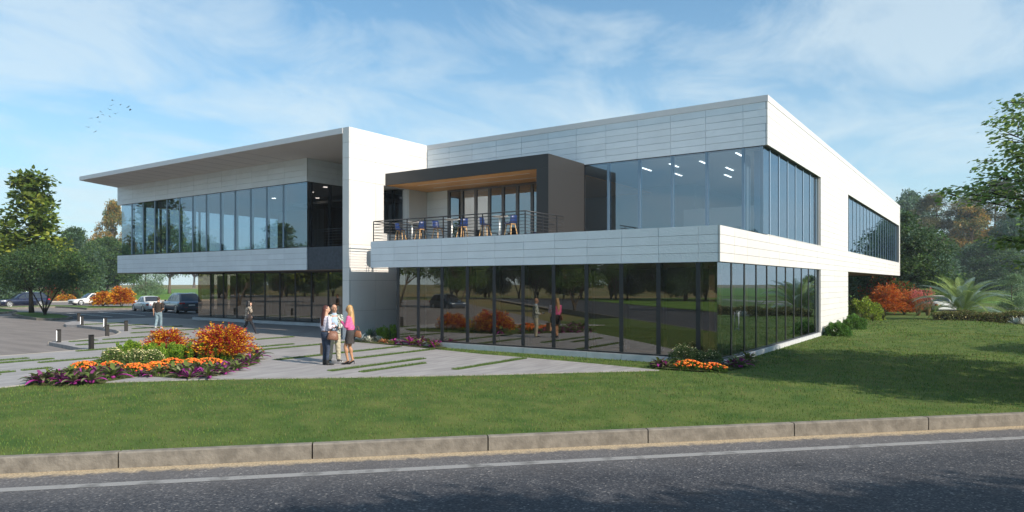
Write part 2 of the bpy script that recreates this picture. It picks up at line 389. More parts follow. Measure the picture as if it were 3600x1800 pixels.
# roller blinds and curtains hanging behind the glass, each a part
M['blind'] = mat('brown_blind', (0.075, 0.058, 0.040), 0.9, transl=0.2); M['blind_w'] = mat('pale_blind', (0.36, 0.40, 0.44), 0.9, transl=0.3)
gm_ = [-13.4,-12.28,-11.03,-9.76,-8.49,-7.2,-5.91,-4.6,-3.3,-2.0,-0.7]
for i in range(10):
    boxpart('roller_blind', M['blind'], gm_[i]+0.16, 0.36, [0.5,0.3,0.9,0.3,0.6,0.3,0.75,0.3,0.3,0.45][i], gm_[i+1]-0.06, 0.372, 3.0 - 0.02*(i % 3))
for i, (a_, b_) in enumerate([(0.75,1.35),(1.75,1.95),(2.75,3.4),(4.6,5.0),(5.6,6.2),(7.3,7.8),(8.8,9.3),(10.3,10.9),(11.9,12.6),(13.6,14.3)]):
    boxpart('curtain', M['blind'], -0.62, a_, 0.2, -0.60, b_, 3.05)
for i, (a_, b_) in enumerate([(6.0,6.5),(7.2,7.9),(8.7,9.3),(10.0,10.8),(11.5,12.2),(13.0,13.6)]):
    boxpart('curtain', M['blind_w'], -0.95, a_, 4.2, -0.93, b_, 7.4)
for i, x_ in enumerate(rng(-36.4, -18.5, 1.47)):
    if i % 4 != 3: boxpart('roller_blind', M['blind'], x_+0.18, 6.36, 0.4 + 0.2*(i % 3), x_+1.35, 6.372, 3.0)
# plinth
clad('plinth', M['stone'], 'y', -0.03, -13.479, 0.03, -0.25, 0.168, rng(-0.685, -13, -1.2905), [], th=0.12, backing=False)
clad('plinth', M['stone'], 'x', 0.03, 0.09, 14.96, -0.3, 0.128, [], [], th=0.22, sign=1, backing=False)
# push plate / door pull on the glass door of the right side
mb = MB(); mb.tube([(-0.04,2.0,0.95),(-0.04,2.0,1.55)], 0.014); mb.tube([(-0.04,2.0,1.0),(-0.1,2.0,1.0)], 0.01); mb.tube([(-0.04,2.0,1.5),(-0.1,2.0,1.5)], 0.01)
mb.build('door_handle', M['trim'], B)

# --- pylon wall (fin) carrying the canopy
zp = [1.256, 2.622, 3.171, 4.218, 7.067, 8.048, 8.724]
PY0, PX0 = 0.248, -16.977
op = (2.372, 4.081, 4.82, 7.05)
clad('pylon_wall', M['panel_side'], 'x', XP, PY0+0.055, UY-0.03, -0.05, 9.40, [1.868], zp, [op], sign=1)
clad('pylon_wall', M['panel_side'], 'x', XP, UY-0.03, 13.0, -0.05, 3.16, [], zp, [], sign=1)
clad('pylon_wall', M['panel_side'], 'y', PY0, PX0, XP, -0.05, 9.40, [], zp)
clad('pylon_wall', M['panel_side'], 'x', PX0, PY0+0.055, 6.0, -0.05, 9.15, [], zp, [op], sign=-1)
for b in ((PX0+0.075, PY0+0.08, -0.05, XP-0.075, op[0], 9.36), (PX0+0.075, op[0]+0.001, -0.05, XP-0.075, op[1], op[2]-0.02),
          (PX0+0.075, op[0]+0.001, op[3]+0.02, XP-0.075, op[1], 9.36), (PX0+0.075, op[1]+0.001, -0.05, XP-0.075, 13.0, 9.1)):
    boxpart('pylon_core', M['wall_int'], *b)
# --- canopy roof: slanted left end
mb = MB()
cp = [(-41.92, PY0), (PX0, PY0), (PX0, 12.0), (-45.5, 12.0), (-43.4, 3.33)]
n = len(cp); mb.add([(x, y, 9.15) for x, y in cp] + [(x, y, 9.398) for x, y in cp],
    [tuple(range(n-1, -1, -1)), tuple(range(n, 2*n))] + [(i, (i+1) % n, n+(i+1) % n, n+i) for i in range(n)])
can = mb.build('canopy_roof', M['soffit'], B)
boxpart('roof_slab', M['trim'], -43.2, 12.002, 9.15, XP-0.1, 22, 9.39)
clad('canopy_fascia', M['trim'], 'y', PY0-0.02, -41.92, PX0-0.002, 9.148, 9.40, rng(-24.623, -41.8, -1.371), [], th=0.018, backing=False)
mb = MB()
for x in rng(-24.623, -41.8, -1.371): mb.box(x-0.008, PY0+0.02, 9.146, x+0.008, 3.24, 9.1495)
mb.build('soffit_joints', M['backing'], can)
# --- left wing upper storey
WY = 3.257; WL, WR = -43.253, -23.146
jx = rng(-24.982, -43, -1.4738)
clad('wing_upper_wall', M['panel'], 'y', WY, WL, WR, 7.905, 9.148, jx, [7.905+0.31*i for i in range(1, 4)])
clad('wing_side_wall', M['panel'], 'x', WR, WY+0.055, 12.0, 7.905, 9.148, [5.4, 8.0], [7.905+0.31*i for i in range(1, 4)], sign=1)
clad('wing_lower_band', M['panel'], 'y', WY, WL, WR, 3.20, 4.397, jx, [3.2+0.3*i for i in range(1, 4)])
clad('recess_parapet', M['parapet_blue'], 'y', WY+0.05, WR+0.003, PX0-0.003, 3.205, 4.394, [], [], th=0.12, backing=False)
boxpart('floor_slab', M['soffit_brown'], WL, WY+0.18, 3.165, PX0-0.02, 20, 4.30)
boxpart('floor_slab', M['soffit_brown'], WL, WY+0.002, 3.168, PX0-0.02, WY+0.175, 3.197)
boxpart('ceiling_slab', M['ceiling'], WL, WY+0.08, 7.93, WR-0.08, 20, 9.14)
boxpart('ceiling_slab', M['soffit'], WR, 8.2, 7.93, PX0-0.02, 20, 9.14)
boxpart('window_head', M['soffit_brown'], WL+0.3, WY+0.03, 7.88, WR-0.002, WY+0.5, 7.903)
boxpart('wing_wall', M['panel'], WL, WY+0.08, 4.302, WL+0.2, 20, 7.93) if False else None
glazing('window_glass', M['glass_up'], 'y', WY+0.05, -42.75, WR-0.03, 4.38, 7.905, rng(-25.158, -42.5, -1.4738), M['mull_blue'], 0.16, 0.11)
glazing('window_glass', M['glass_dark'], 'x', WR-0.03, WY+0.05, 9.0, 4.32, 7.905, [3.6, 4.9, 6.3, 7.7], M['mullion'], 0.12, 0.12, inward=-1)
glazing('window_glass', M['glass_dark'], 'y', 8.5, WR, PX0-0.02, 4.32, 7.92, rng(-22, -17.5, 1.4), M['mullion'], 0.12, 0.10)
glazing('window_glass', M['glass_up'], 'x', -42.75, WY+0.05, 19.5, 4.38, 7.905, [6, 9, 12, 15, 18], M['mull_grey'], 0.12, 0.10, inward=1)
boxpart('wing_end_cap', M['panel'], WL, 20.0, 3.2, PX0-0.02, 20.2, 9.14)
boxpart('interior_wall', M['wall_int'], -38, 12.5, 4.302, PX0-0.02, 12.65, 7.92)
boxpart('interior_wall', M['wall_beige'], -30.0, 10.2, 4.302, -29.8, 12.4, 7.92)
# --- left wing ground floor
glazing('window_glass', M['glass_gf'], 'y', 6.0, -37.9, PX0-0.01, 0.19, 3.16, rng(-36.4, -17.5, 1.47), M['mullion'], 0.2, 0.13)
glazing('window_glass', M['glass_gf'], 'x', -37.9, 6.0, 18.0, 0.19, 3.16, [8, 10, 12, 14, 16], M['mullion'], 0.2, 0.10, inward=1)
boxpart('plinth', M['stone'], -38.2, 5.76, -0.2, PX0-0.01, 6.06, 0.175)
boxpart('plinth', M['stone'], -38.2, 6.062, -0.2, -37.9, 18.0, 0.175)
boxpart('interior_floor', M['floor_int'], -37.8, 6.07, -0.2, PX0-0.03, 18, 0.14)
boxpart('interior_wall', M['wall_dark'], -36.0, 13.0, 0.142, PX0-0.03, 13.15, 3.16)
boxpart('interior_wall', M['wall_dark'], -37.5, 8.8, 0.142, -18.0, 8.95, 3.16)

# --- charcoal terrace box
FY, FR, FL = 2.47, -7.618, XP+0.004
dk = thing('terrace_box', None, None) if False else None
mb = MB(); mb.box(FL, FY, 7.06, FR, UY-0.004, 7.61); mb.box(FR-0.56, FY+0.0, 4.102, FR, UY-0.004, 7.058)
tb = mb.build('terrace_box', M['dark_frame'], B)
boxpart('terrace_box_fin', M['mullion'], FR-0.3, UY-0.003, 4.11, FR+0.03, UY+0.045, 7.57, parent=tb)
mb = MB(); mb.box(FL+0.03, FY+0.06, 7.045, FR-0.562, UY-0.03, 7.057)
wc = mb.build('wood_ceiling', M['wood_ceiling'], B)
mb = MB()
for y in (3.2, 4.3): mb.box(-15.2, y, 7.036, -9.0, y+0.05, 7.0445)
mb.build('linear_light', M['lamp_dim'], wc)
# terrace back wall and folding doors
zt = [4.4 + 0.45*i for i in range(0, 6)]
clad('terrace_back_wall', M['panel'], 'y', UY-0.01, XP+0.003, -15.20, 4.102, 7.045, [], zt)
gd = glazing('folding_door_glass', M['glass_door'], 'y', UY+0.0, -15.2, FR-0.56, 4.12, 7.0, [], M['door_frame'], frame=False)
for x in [-15.13, -14.30, -13.47, -12.66, -11.87, -11.07, -10.27, -9.47, -8.67]:
    boxpart('door_post', M['door_frame'], x-0.07, UY-0.05, 4.105, x+0.07, UY+0.06, 6.94, parent=gd)
boxpart('door_head', M['door_frame'], -15.2, UY-0.055, 6.942, FR-0.562, UY+0.065, 7.04, parent=gd)
boxpart('door_sill', M['door_frame'], -15.2, UY-0.04, 4.101, FR-0.562, UY+0.05, 4.16, parent=gd)
boxpart('interior_wall', M['wall_beige'], -14.2, 8.8, 4.102, -12.2, 8.95, 7.615)
boxpart('interior_ceiling', M['wood_ceiling'], -16.3, UY+0.6, 7.30, -8.2, 13.9, 7.34)
# --- railings
def railing(name, pts, posts, z0, z1, n=8, mm=M['mullion']):
    r = MB(); zs = [z1 - 0.0] + [z1 - 0.12 - i*(z1-z0-0.17)/(n-1) for i in range(n)]
    for i, z in enumerate(zs):
        rr = 0.022 if i == 0 else (0.016 if i == 1 else 0.009)
        for a, b_ in zip(pts[:-1], pts[1:]):
            r.tube([(a[0], a[1], z), (b_[0], b_[1], z)], rr, 6)
    o = r.build(name, mm, B)
    for x, y in posts:
        boxpart('rail_post', mm, x-0.017, y-0.025, z0, x+0.017, y+0.008, z1-0.01, parent=o)
    return o
railing('terrace_railing', [(-14.94, 5.3), (-14.94, 0.16), (-7.176, 0.16), (-7.176, 2.9)],
        [(-14.94 + i*0.9705, 0.16) for i in range(9)] + [(-14.94, 1.6), (-14.94, 3.2), (-7.176, 1.35), (-7.176, 2.4)], 4.105, 5.125)
railing('recess_railing', [(WR+0.12, WY+0.3), (PX0-0.05, WY+0.3)], [(WR+0.2 + i*1.2, WY+0.3) for i in range(5)], 4.302, 5.33, 7)
# --- lamps in the ceilings seen through the glass (a part each)
for x, y, a in [(-6.0,8.2,0),(-5.4,10.4,0),(-4.6,7.9,0),(-3.3,8.0,0),(-2.9,10.2,0),(-1.5,7.0,0),(-1.3,9.0,0),(-3.6,12.2,0)]:
    boxpart('ceiling_light', M['lamp'], x-0.035, y-0.45, 7.595, x+0.035, y+0.55, 7.615)
for x, y in [(-31,7),(-28.6,8.5),(-26.6,6.4),(-25,9),(-27.5,10.8),(-24.2,5.4),(-24.4,7.4)]:
    mb = MB(); mb.lathe([(0.12,0),(0.12,0.03)], (x,y,7.898), 14); mb.build('ceiling_light', M['lamp'], B)
mb = MB(); mb.box(-31.5, 8.8, 7.6, -24.0, 11.5, 7.75); mb.build('ceiling_raft', M['white'], B)
# interior desks in the corner office
def desk(x, y, z, lab):
    t = thing('desk', lab, 'desk', (x, y, z), 0, 'desks in the corner office'); x = y = z = 0
    mb = MB(); mb.box(x-0.8, y-0.4, z+0.70, x+0.8, y+0.4, z+0.74); mb.build('desk_top', M['mull_grey'], t)
    for sx in (-1, 1):
        for sy in (-1, 1):
            mb = MB(); mb.box(x+sx*0.74-0.025, y+sy*0.34-0.025, z, x+sx*0.74+0.025, y+sy*0.34+0.025, z+0.70); mb.build('leg', M['mull_grey'], t)
for x, y, l in [(-5.0, 9.5, 'grey desk in the corner office, nearest the charcoal terrace box'), (-2.6, 8.6, 'grey desk in the corner office, nearest the front glass corner'), (-2.2, 11.5, 'grey desk at the back of the corner office by the side window')]: desk(x, y, 4.10, l)
boxpart('screen_wall', M['white'], -5.7, 12.0, 4.102, -2.0, 12.1, 6.1)

# ================================================================== GROUND
KO = Vector((-5.636, -16.601)); KD = Vector((0.6977, 0.7164)); KN = Vector((-0.7164, 0.6977))   # kerb origin, direction, towards the lawn
def sstep(a, b, x): t = min(1, max(0, (x-a)/(b-a))); return t*t*(3-2*t)
def lawn_h(x, y):
    d = Vector((x, y)) - KO; v = d.dot(KN)
    h = -0.165 + 0.135 * sstep(0.1, 4.0, v)
    h += 0.05 * sstep(0.3, 2.5, v) * (math.sin(x*0.7+1)*math.cos(y*0.55) + 0.4*math.sin(x*1.9-y*1.3)) * sstep(-2.0, 1.0, y) * sstep(0.0, 2.5, x)
    a = sstep(1.0, 4.5, x) * sstep(4, 16, y)
    h += a * (0.16*math.sin(y*0.42+x*0.22) + 0.10*math.sin(y*0.21-x*0.33+1.2))
    return h
def poly(name, pts, z, m, kind='structure', thick=0.0):
    mb = MB(); n = len(pts)
    ar = sum(pts[i][0]*pts[(i+1) % n][1] - pts[(i+1) % n][0]*pts[i][1] for i in range(n))
    if ar < 0: pts = pts[::-1]
    mb.add([(p[0], p[1], z) for p in pts], [tuple(range(n))])
    if thick: mb.add([(p[0], p[1], z) for p in pts] + [(p[0], p[1], z-thick) for p in pts], [(i, n+i, n+(i+1) % n, (i+1) % n) for i in range(n)])
    o = mb.build(name, m); tag(o, kind=kind); return o
def inpoly(x, y, P):
    c = False; n = len(P); j = n-1
    for i in range(n):
        xi, yi, xj, yj = P[i][0], P[i][1], P[j][0], P[j][1]
        if ((yi > y) != (yj > y)) and (x < (xj-xi)*(y-yi)/(yj-yi)+xi): c = not c
        j = i
    return c
M['dry'] = mat('dry_field', (0.24, 0.18, 0.085), 0.95, col2=(0.13, 0.14, 0.045), vscale=0.03, spec=0.05, ramp=(0.4, 0.62), detail=8)
M['lawn_far'] = mat('far_lawn', (0.085, 0.17, 0.03), 0.95, col2=(0.13, 0.22, 0.045), vscale=0.12, bump=0.4, bscale=6, spec=0.05, detail=6)
M['asph_drive'] = mat('drive_asphalt', (0.175, 0.155, 0.145), 0.85, col2=(0.23, 0.205, 0.19), vscale=0.55, stretch=(0.6, 3.2, 1), bump=0.3, bscale=40, spec=0.3, detail=8)
M['asph_lot'] = mat('parking_asphalt', (0.055, 0.058, 0.065), 0.85, var=0.2, vscale=0.8, bump=0.4, bscale=30, spec=0.3, detail=8)
M['paint'] = mat('road_paint', (0.62, 0.62, 0.60), 0.8, var=0.2, vscale=3, detail=8)
M['kerb'] = mat('kerb_concrete', (0.165, 0.148, 0.125), 0.85, col2=(0.25, 0.225, 0.19), vscale=5, bump=0.8, bscale=18, spec=0.2, detail=9, bdist=0.015)
M['kerb_pale'] = mat('pale_kerb', (0.42, 0.38, 0.32), 0.85, var=0.1, vscale=3)

def circle(r, n=96): return [(r*math.cos(2*math.pi*i/n), r*math.sin(2*math.pi*i/n)) for i in range(n)]
# terrain, one sheet out to the horizon
poly('ground', [(x-20, y-10) for x, y in circle(1250)], -0.62, M['dry'])
# far lawn: beyond the far road on the left, and round the back
def pz(px, py, z): a = at(px, py, z); return (a[0], a[1])
ZL = -0.15
R1 = [pz(-700, 1068, ZL), pz(0, 1064, ZL), pz(165, 1062.5, ZL), pz(330, 1060.5, ZL), pz(480, 1059, ZL), pz(760, 1056, ZL)]   # far edge of the far road
poly('lawn', R1 + [pz(1500, 1019, ZL), pz(720, 1015.5, ZL), pz(360, 1016.5, ZL), pz(0, 1022, ZL), pz(-800, 1022, ZL)], -0.155, M['lawn_far'])
# drive and parking: one asphalt sheet, darker lot beyond
drive_all = R1 + [(-20, 60), (-17.2, 22), (-14, 8), (-14, -1), (-12.2, -12), (-13.5, -14.8), (-24, -25.5), (-60, -60), (-140, -60)]
poly('drive', drive_all, ZL, M['asph_drive'])
lotp = [pz(372, 1124, ZL), pz(300, 1121, ZL), pz(190, 1127, ZL), pz(60, 1117, ZL), pz(200, 1098, ZL), pz(345, 1092.5, ZL), pz(480, 1089.5, ZL), pz(560, 1086, ZL), (-52, 24), (-39, 24), (-39, 4)]
poly('parking_lot', lotp, ZL+0.004, M['asph_lot'])
# plaza slab
def plazamat():
    m = mat('plaza_stone', (0.25, 0.235, 0.232), 0.65, col2=(0.38, 0.36, 0.352), vscale=1.5, stretch=(3.4, 0.55, 1), bump=0.5, bscale=12, spec=0.35, detail=9, ramp=(0.32, 0.7))
    return m
M['plaza'] = plazamat()
PL = [pz(-420, 1416, 0), pz(0, 1361, 0), pz(113, 1347, 0), pz(400, 1341, 0), pz(763, 1331, 0), pz(1200, 1325, 0), pz(1700, 1316, 0), pz(2080, 1306, 0), pz(2317, 1300.5, 0),
      pz(2100, 1279, 0), pz(1851, 1257, 0), pz(1687, 1244, 0), pz(1529, 1227.5, 0), pz(1407, 1215.5, 0), pz(1250, 1203, 0), (-16.5, 0.2), (-16.5, 22), (-39.5, 22), (-39.5, 6.2),
      pz(560, 1116, 0), pz(372, 1122, 0), pz(322, 1124.4, 0), pz(280, 1126, 0), pz(248.5, 1130, 0), pz(230, 1133.5, 0), pz(226, 1138, 0), pz(233, 1141.5, 0),
      pz(272, 1142.6, 0), pz(349, 1150.4, 0), pz(411.5, 1161, 0), pz(421, 1165, 0), pz(422, 1169, 0), pz(408, 1176.5, 0), pz(373, 1182.6, 0), pz(272, 1195, 0), pz(202, 1201, 0), pz(170, 1202, 0),
      pz(240, 1215, 0), pz(303, 1228, 0), pz(70, 1246.7, 0), pz(0, 1251, 0), pz(-420, 1286, 0)]
poly('plaza', PL, 0.0, M['plaza'], thick=0.4)
# pale kerb edging along the drive
def ribbon(name, pts, wd, z0, z1, m, kind='structure', closed=False, mb=None, jump=None):
    own = mb is None; mb = mb or MB()
    n = len(pts); L = []; Rr = []
    for i in range(n):
        a = Vector(pts[(i-1) % n if closed else max(i-1, 0)]); b_ = Vector(pts[(i+1) % n if closed else min(i+1, n-1)])
        d = (b_-a).normalized(); nn = Vector((-d.y, d.x)); p = Vector(pts[i]); L.append(p+nn*wd/2); Rr.append(p-nn*wd/2)
    rngi = range(n if closed else n-1)
    vs = [(p.x, p.y, z1) for p in L] + [(p.x, p.y, z1) for p in Rr] + [(p.x, p.y, z0) for p in L] + [(p.x, p.y, z0) for p in Rr]
    fs = []
    for i in rngi:
        j = (i+1) % n
        fs += [(i, n+i, n+j, j), (i, j, 2*n+j, 2*n+i), (n+i, 3*n+i, 3*n+j, n+j)]
    if not closed: fs += [(0, 2*n, 3*n, n), (n-1, 2*n-1, 4*n-1, 3*n-1)]
    mb.add(vs, fs)
    if own:
        o = mb.build(name, m)
        if kind: tag(o, kind=kind)
        return o
ribbon('drive_edging', [pz(-420, 1286, 0), pz(0, 1251, 0), pz(70, 1246.7, 0), pz(303, 1228, 0)], 0.10, -0.3, 0.006, M['kerb_pale'])
ribbon('drive_edging', [pz(170, 1202, 0), pz(202, 1201, 0), pz(272, 1195, 0), pz(373, 1182.6, 0), pz(408, 1176.5, 0), pz(422, 1169, 0), pz(421, 1165, 0), pz(411.5, 1161, 0)], 0.10, -0.3, 0.006, M['kerb_pale'])
# parking bay lines
lines = [((350,1096.8),(509.4,1109.7)), ((345,1091.3),(416,1099)), ((235,1100.5),(395,1114.5)), ((451,1093),(626,1105)), ((250,1106),(560,1094.5)), ((580,1092),(700,1101)), ((560,1096),(700,1090)), ((300,1101),(450,1099))]
lines = [(( 235,1101),(395,1114.3)), ((345,1097),(509.4,1109.7)), ((451,1093),(626,1105)), ((560,1089.5),(720,1100))]
mbl = MB()
for i, (a, b_) in enumerate(lines):
    o = ribbon('parking_line', [pz(*a, ZL), pz(*b_, ZL)], 0.13, ZL-0.01, ZL+0.009, M['paint'])
o = ribbon('parking_line', [pz(240, 1109.5, ZL), pz(560, 1096.5, ZL)], 0.13, ZL-0.01, ZL+0.0095, M['paint'])
# kerbed islands on the left
def island(pts, z, m, name='planted_island'):
    poly(name, pts, z, m, thick=0.0)
    ribbon('island_kerb', pts, 0.16, -0.4, z+0.02, M['kerb'], closed=True)
I1 = [pz(45,1102,0.0), pz(77.6,1110.4,0), pz(132,1118.7,0), pz(186,1119.5,0), pz(235,1117,0), pz(251,1113,0), pz(217,1105.8,0), pz(139.8,1098.8,0), pz(62,1097.2,0)]
M['isl_grass'] = mat('island_grass', (0.07, 0.13, 0.03), 0.95, col2=(0.12, 0.18, 0.05), vscale=2, bump=0.5, bscale=12, spec=0.05)
island(I1, 0.0, M['isl_grass'])
I2 = [pz(-150,1104,0), pz(0,1098,0), pz(40,1095,0), pz(57,1092,0), pz(45,1089,0), pz(0,1084,0), pz(-150,1086,0)]
island(I2, 0.0, M['isl_grass'])
I3 = [pz(-300,1083,0), pz(0,1082,0), pz(195,1077,0), pz(250,1079,0), pz(308,1083.5,0), pz(400,1083,0), pz(478,1082,0), pz(500,1078,0), pz(480,1076,0), pz(330,1075.5,0), pz(190,1073,0), pz(0,1078.5,0), pz(-300,1079,0)]
island(I3, 0.0, M['isl_grass'])
ribbon('far_kerb', R1, 0.8, -0.4, 0.0, M['kerb_pale'])

# --- front lawn, draped over its own gentle relief
drv_cut = [(p[0], p[1]) for p in drive_all]
def kuv(u, v): p = KO + KD*u + KN*v; return p.x, p.y
us = list(np.arange(-34, 12, 0.55)) + list(np.arange(12, 130, 1.1)); vs_ = list(np.arange(0.14, 24, 0.5)) + list(np.arange(24, 62, 1.2))
idx = {}; mb = MB(); V_ = []; F_ = []
for j, v in enumerate(vs_):
    for i, u in enumerate(us):
        x, y = kuv(u, v); V_.append((x, y, lawn_h(x, y)))
nu = len(us)
for j in range(len(vs_)-1):
    for i in range(nu-1):
        x, y = kuv((us[i]+us[i+1])/2, (vs_[j]+vs_[j+1])/2)
        if x < -16.5 or inpoly(x, y, drv_cut) and x < -14.5: continue
        if -16.2 < x < -0.8 and y > 0.6: continue
        F_.append((j*nu+i, j*nu+i+1, (j+1)*nu+i+1, (j+1)*nu+i))
lawn = npmesh('lawn', np.array(V_), np.array(F_), M['grass_ground'], smooth=True); tag(lawn, kind='structure')

# --- kerb stones, each 2.93 m block a stone of its own mesh in one long kerb
kb = MB(); u = -4.5 - 2.93*12
ks = thing('road_kerb', None, None); ks['kind'] = 'structure'
for i in range(36):
    a = KO + KD*(1.645 + 2.93*(i-14) + 0.012); b_ = a + KD*(2.93-0.024)
    mb = MB(); z1, z0 = -0.15, -0.6; c = 0.02; t = 0.14
    prof = [(0, z0), (0, z1-c), (c, z1), (t, z1), (t, z0)]
    vs = []
    for p in (a, b_):
        for o_, z in prof: q = p + KN*o_; vs.append((q.x, q.y, z))
    n = 5; mb.add(vs, [tuple(range(n-1, -1, -1)), tuple(range(n, 2*n))] + [(k, (k+1) % n, n+(k+1) % n, n+k) for k in range(n)])
    mb.build('kerb_stone', M['kerb'], ks)
# --- road: one long sheet; aggregate, sunlight painted in as a paler shoulder, sandy gutter along the kerb
def roadmat():
    m = bpy.data.materials.new('road_asphalt'); m.use_nodes = True; t = m.node_tree; N = t.nodes; L = t.links; b = N['Principled BSDF']
    tcn = N.new('ShaderNodeTexCoord'); sx = N.new('ShaderNodeSeparateXYZ'); L.new(tcn.outputs['Object'], sx.inputs[0])
    def noise(sc, det, v=None, rg=0.5):
        n = N.new('ShaderNodeTexNoise'); n.inputs['Scale'].default_value = sc; n.inputs['Detail'].default_value = det; n.inputs['Roughness'].default_value = rg
        L.new(v or tcn.outputs['Object'], n.inputs['Vector']); return n.outputs[0]
    def ramp(v, els):
        r = N.new('ShaderNodeValToRGB'); L.new(v, r.inputs[0]); e = r.color_ramp.elements
        e[0].position, e[0].color = els[0][0], els[0][1] + (1,); e[1].position, e[1].color = els[-1][0], els[-1][1] + (1,)
        for p, c in els[1:-1]: q = e.new(p); q.color = c + (1,)
        return r.outputs[0]
    mp_ = N.new('ShaderNodeMapping'); mp_.inputs['Scale'].default_value = (1.0, 1.5, 1); L.new(tcn.outputs['Object'], mp_.inputs[0])
    vor = N.new('ShaderNodeTexVoronoi'); vor.inputs['Scale'].default_value = 34; L.new(mp_.outputs[0], vor.inputs['Vector'])
    agg = ramp(vor.outputs['Color'], [(0.0, (0.020, 0.023, 0.031)), (0.5, (0.042, 0.046, 0.056)), (0.8, (0.080, 0.082, 0.09)), (1.0, (0.28, 0.27, 0.26))])
    base = ramp(noise(0.9, 8, rg=0.62), [(0.3, (0.7, 0.7, 0.72)), (0.7, (1.25, 1.22, 1.18))])
    mu = N.new('ShaderNodeMix'); mu.data_type = 'RGBA'; mu.blend_type = 'MULTIPLY'; mu.inputs[0].default_value = 1; L.new(agg, mu.inputs[6]); L.new(base, mu.inputs[7])
    # sunlit band near the kerb, painted in as a lighter warm tone (local y runs across the road, 0 at the kerb)
    wob = N.new('ShaderNodeMath'); wob.operation = 'MULTIPLY_ADD'; L.new(noise(1.7, 6), wob.inputs[0]); wob.inputs[1].default_value = 0.5; L.new(sx.outputs[1], wob.inputs[2])
    sh = N.new('ShaderNodeMapRange'); L.new(wob.outputs[0], sh.inputs[0]); sh.inputs[1].default_value = -1.7; sh.inputs[2].default_value = -0.3; 
    m2 = N.new('ShaderNodeMix'); m2.data_type = 'RGBA'; L.new(sh.outputs[0], m2.inputs[0]); L.new(mu.outputs[2], m2.inputs[6])
    m2b = N.new('ShaderNodeMix'); m2b.data_type = 'RGBA'; m2b.blend_type = 'ADD'; m2b.inputs[0].default_value = 1; L.new(mu.outputs[2], m2b.inputs[6]); m2b.inputs[7].default_value = (0.075, 0.066, 0.058, 1); L.new(m2b.outputs[2], m2.inputs[7])
    wob2 = N.new('ShaderNodeMath'); wob2.operation = 'MULTIPLY_ADD'; L.new(noise(4.5, 8, rg=0.7), wob2.inputs[0]); wob2.inputs[1].default_value = 0.60; L.new(sx.outputs[1], wob2.inputs[2])
    gt = N.new('ShaderNodeMapRange'); L.new(wob2.outputs[0], gt.inputs[0]); gt.inputs[1].default_value = -0.02; gt.inputs[2].default_value = 0.13
    m3 = N.new('ShaderNodeMix'); m3.data_type = 'RGBA'; L.new(gt.outputs[0], m3.inputs[0]); L.new(m2.outputs[2], m3.inputs[6])
    sand = ramp(noise(30, 4), [(0.35, (0.30, 0.23, 0.15)), (0.65, (0.56, 0.45, 0.30))]); L.new(sand, m3.inputs[7])
    L.new(m3.outputs[2], b.inputs['Base Color']); b.inputs['Roughness'].default_value = 0.78; b.inputs['Specular IOR Level'].default_value = 0.35
    bp = N.new('ShaderNodeBump'); bp.inputs['Strength'].default_value = 0.7; bp.inputs['Distance'].default_value = 0.012
    L.new(vor.outputs['Distance'], bp.inputs['Height']); L.new(bp.outputs[0], b.inputs['Normal'])
    return m
M['road'] = roadmat()
mb = MB(); mb.add([(-90, -14, 0), (120, -14, 0), (120, 0.05, 0), (-90, 0.05, 0)], [(0, 1, 2, 3)])
road = mb.build('road', M['road']); road.location = (KO.x, KO.y, -0.40); road.rotation_euler = (0, 0, math.atan2(KD.y, KD.x)); tag(road, kind='structure')
M['line'] = mat('worn_road_line', (0.11, 0.108, 0.105), 0.85, col2=(0.27, 0.265, 0.26), vscale=2.6, detail=12, bump=0.5, bscale=60, ramp=(0.28, 0.48))
mb = MB(); mb.add([(-90, -1.03, 0), (120, -1.03, 0), (120, -0.83, 0), (-90, -0.83, 0)], [(0, 1, 2, 3)])
ln = mb.build('road_line', M['line']); ln.location = (KO.x, KO.y, -0.3962); ln.rotation_euler = road.rotation_euler; tag(ln, kind='structure')
M['tar'] = mat('tar_spot', (0.012, 0.013, 0.016), 0.6, bump=0.3, bscale=30)
rq = random.Random(8)
for px, py, a_, b_ in [(2805, 1636, .07, .05), (2440, 1733, .20, .06), (3378, 1743, .09, .05), (2170, 1758, .06, .04), (2660, 1757, .05, .04), (3250, 1668, .05, .03), (3560, 1668, .06, .03), (400, 1700, .05, .04), (2300, 1766, .06, .03), (1460, 1765, .05, .04)]:
    x_, y_, z_ = at(px, py, -.4); n_ = 14
    pts_ = []
    for k in range(n_):
        an = 2*math.pi*k/n_; q_ = rq.uniform(.55, 1.2); v = KD*(a_*q_*math.cos(an)) + KN*(b_*q_*math.sin(an)); pts_.append((x_+v.x, y_+v.y))
    poly('tar_spot', pts_, -0.3975, M['tar'])
# ground on the camera's side of the road and to the far right
q = [KO - KN*14 + KD*(-90), KO - KN*14 + KD*120, KO - KN*70 + KD*120, KO - KN*70 + KD*(-90)]
poly('verge', [(p.x, p.y) for p in q], -0.36, M['lawn_far'])
rr = [pz(2950, 1087, -.3), pz(3400, 1085.5, -.3), pz(3520, 1085, -.3), pz(4300, 1083, -.3), pz(4300, 1101, -.3), pz(3520, 1097.5, -.3), pz(3400, 1097, -.3), pz(2950, 1098, -.3)]
poly('side_road', rr, -0.012, M['asph_drive'])
poly('side_verge', [pz(2000, 1098, -.3), pz(4800, 1100, -.3), pz(6000, 1024, -.3), pz(1500, 1024, -.3)], -0.03, M['lawn_far'])

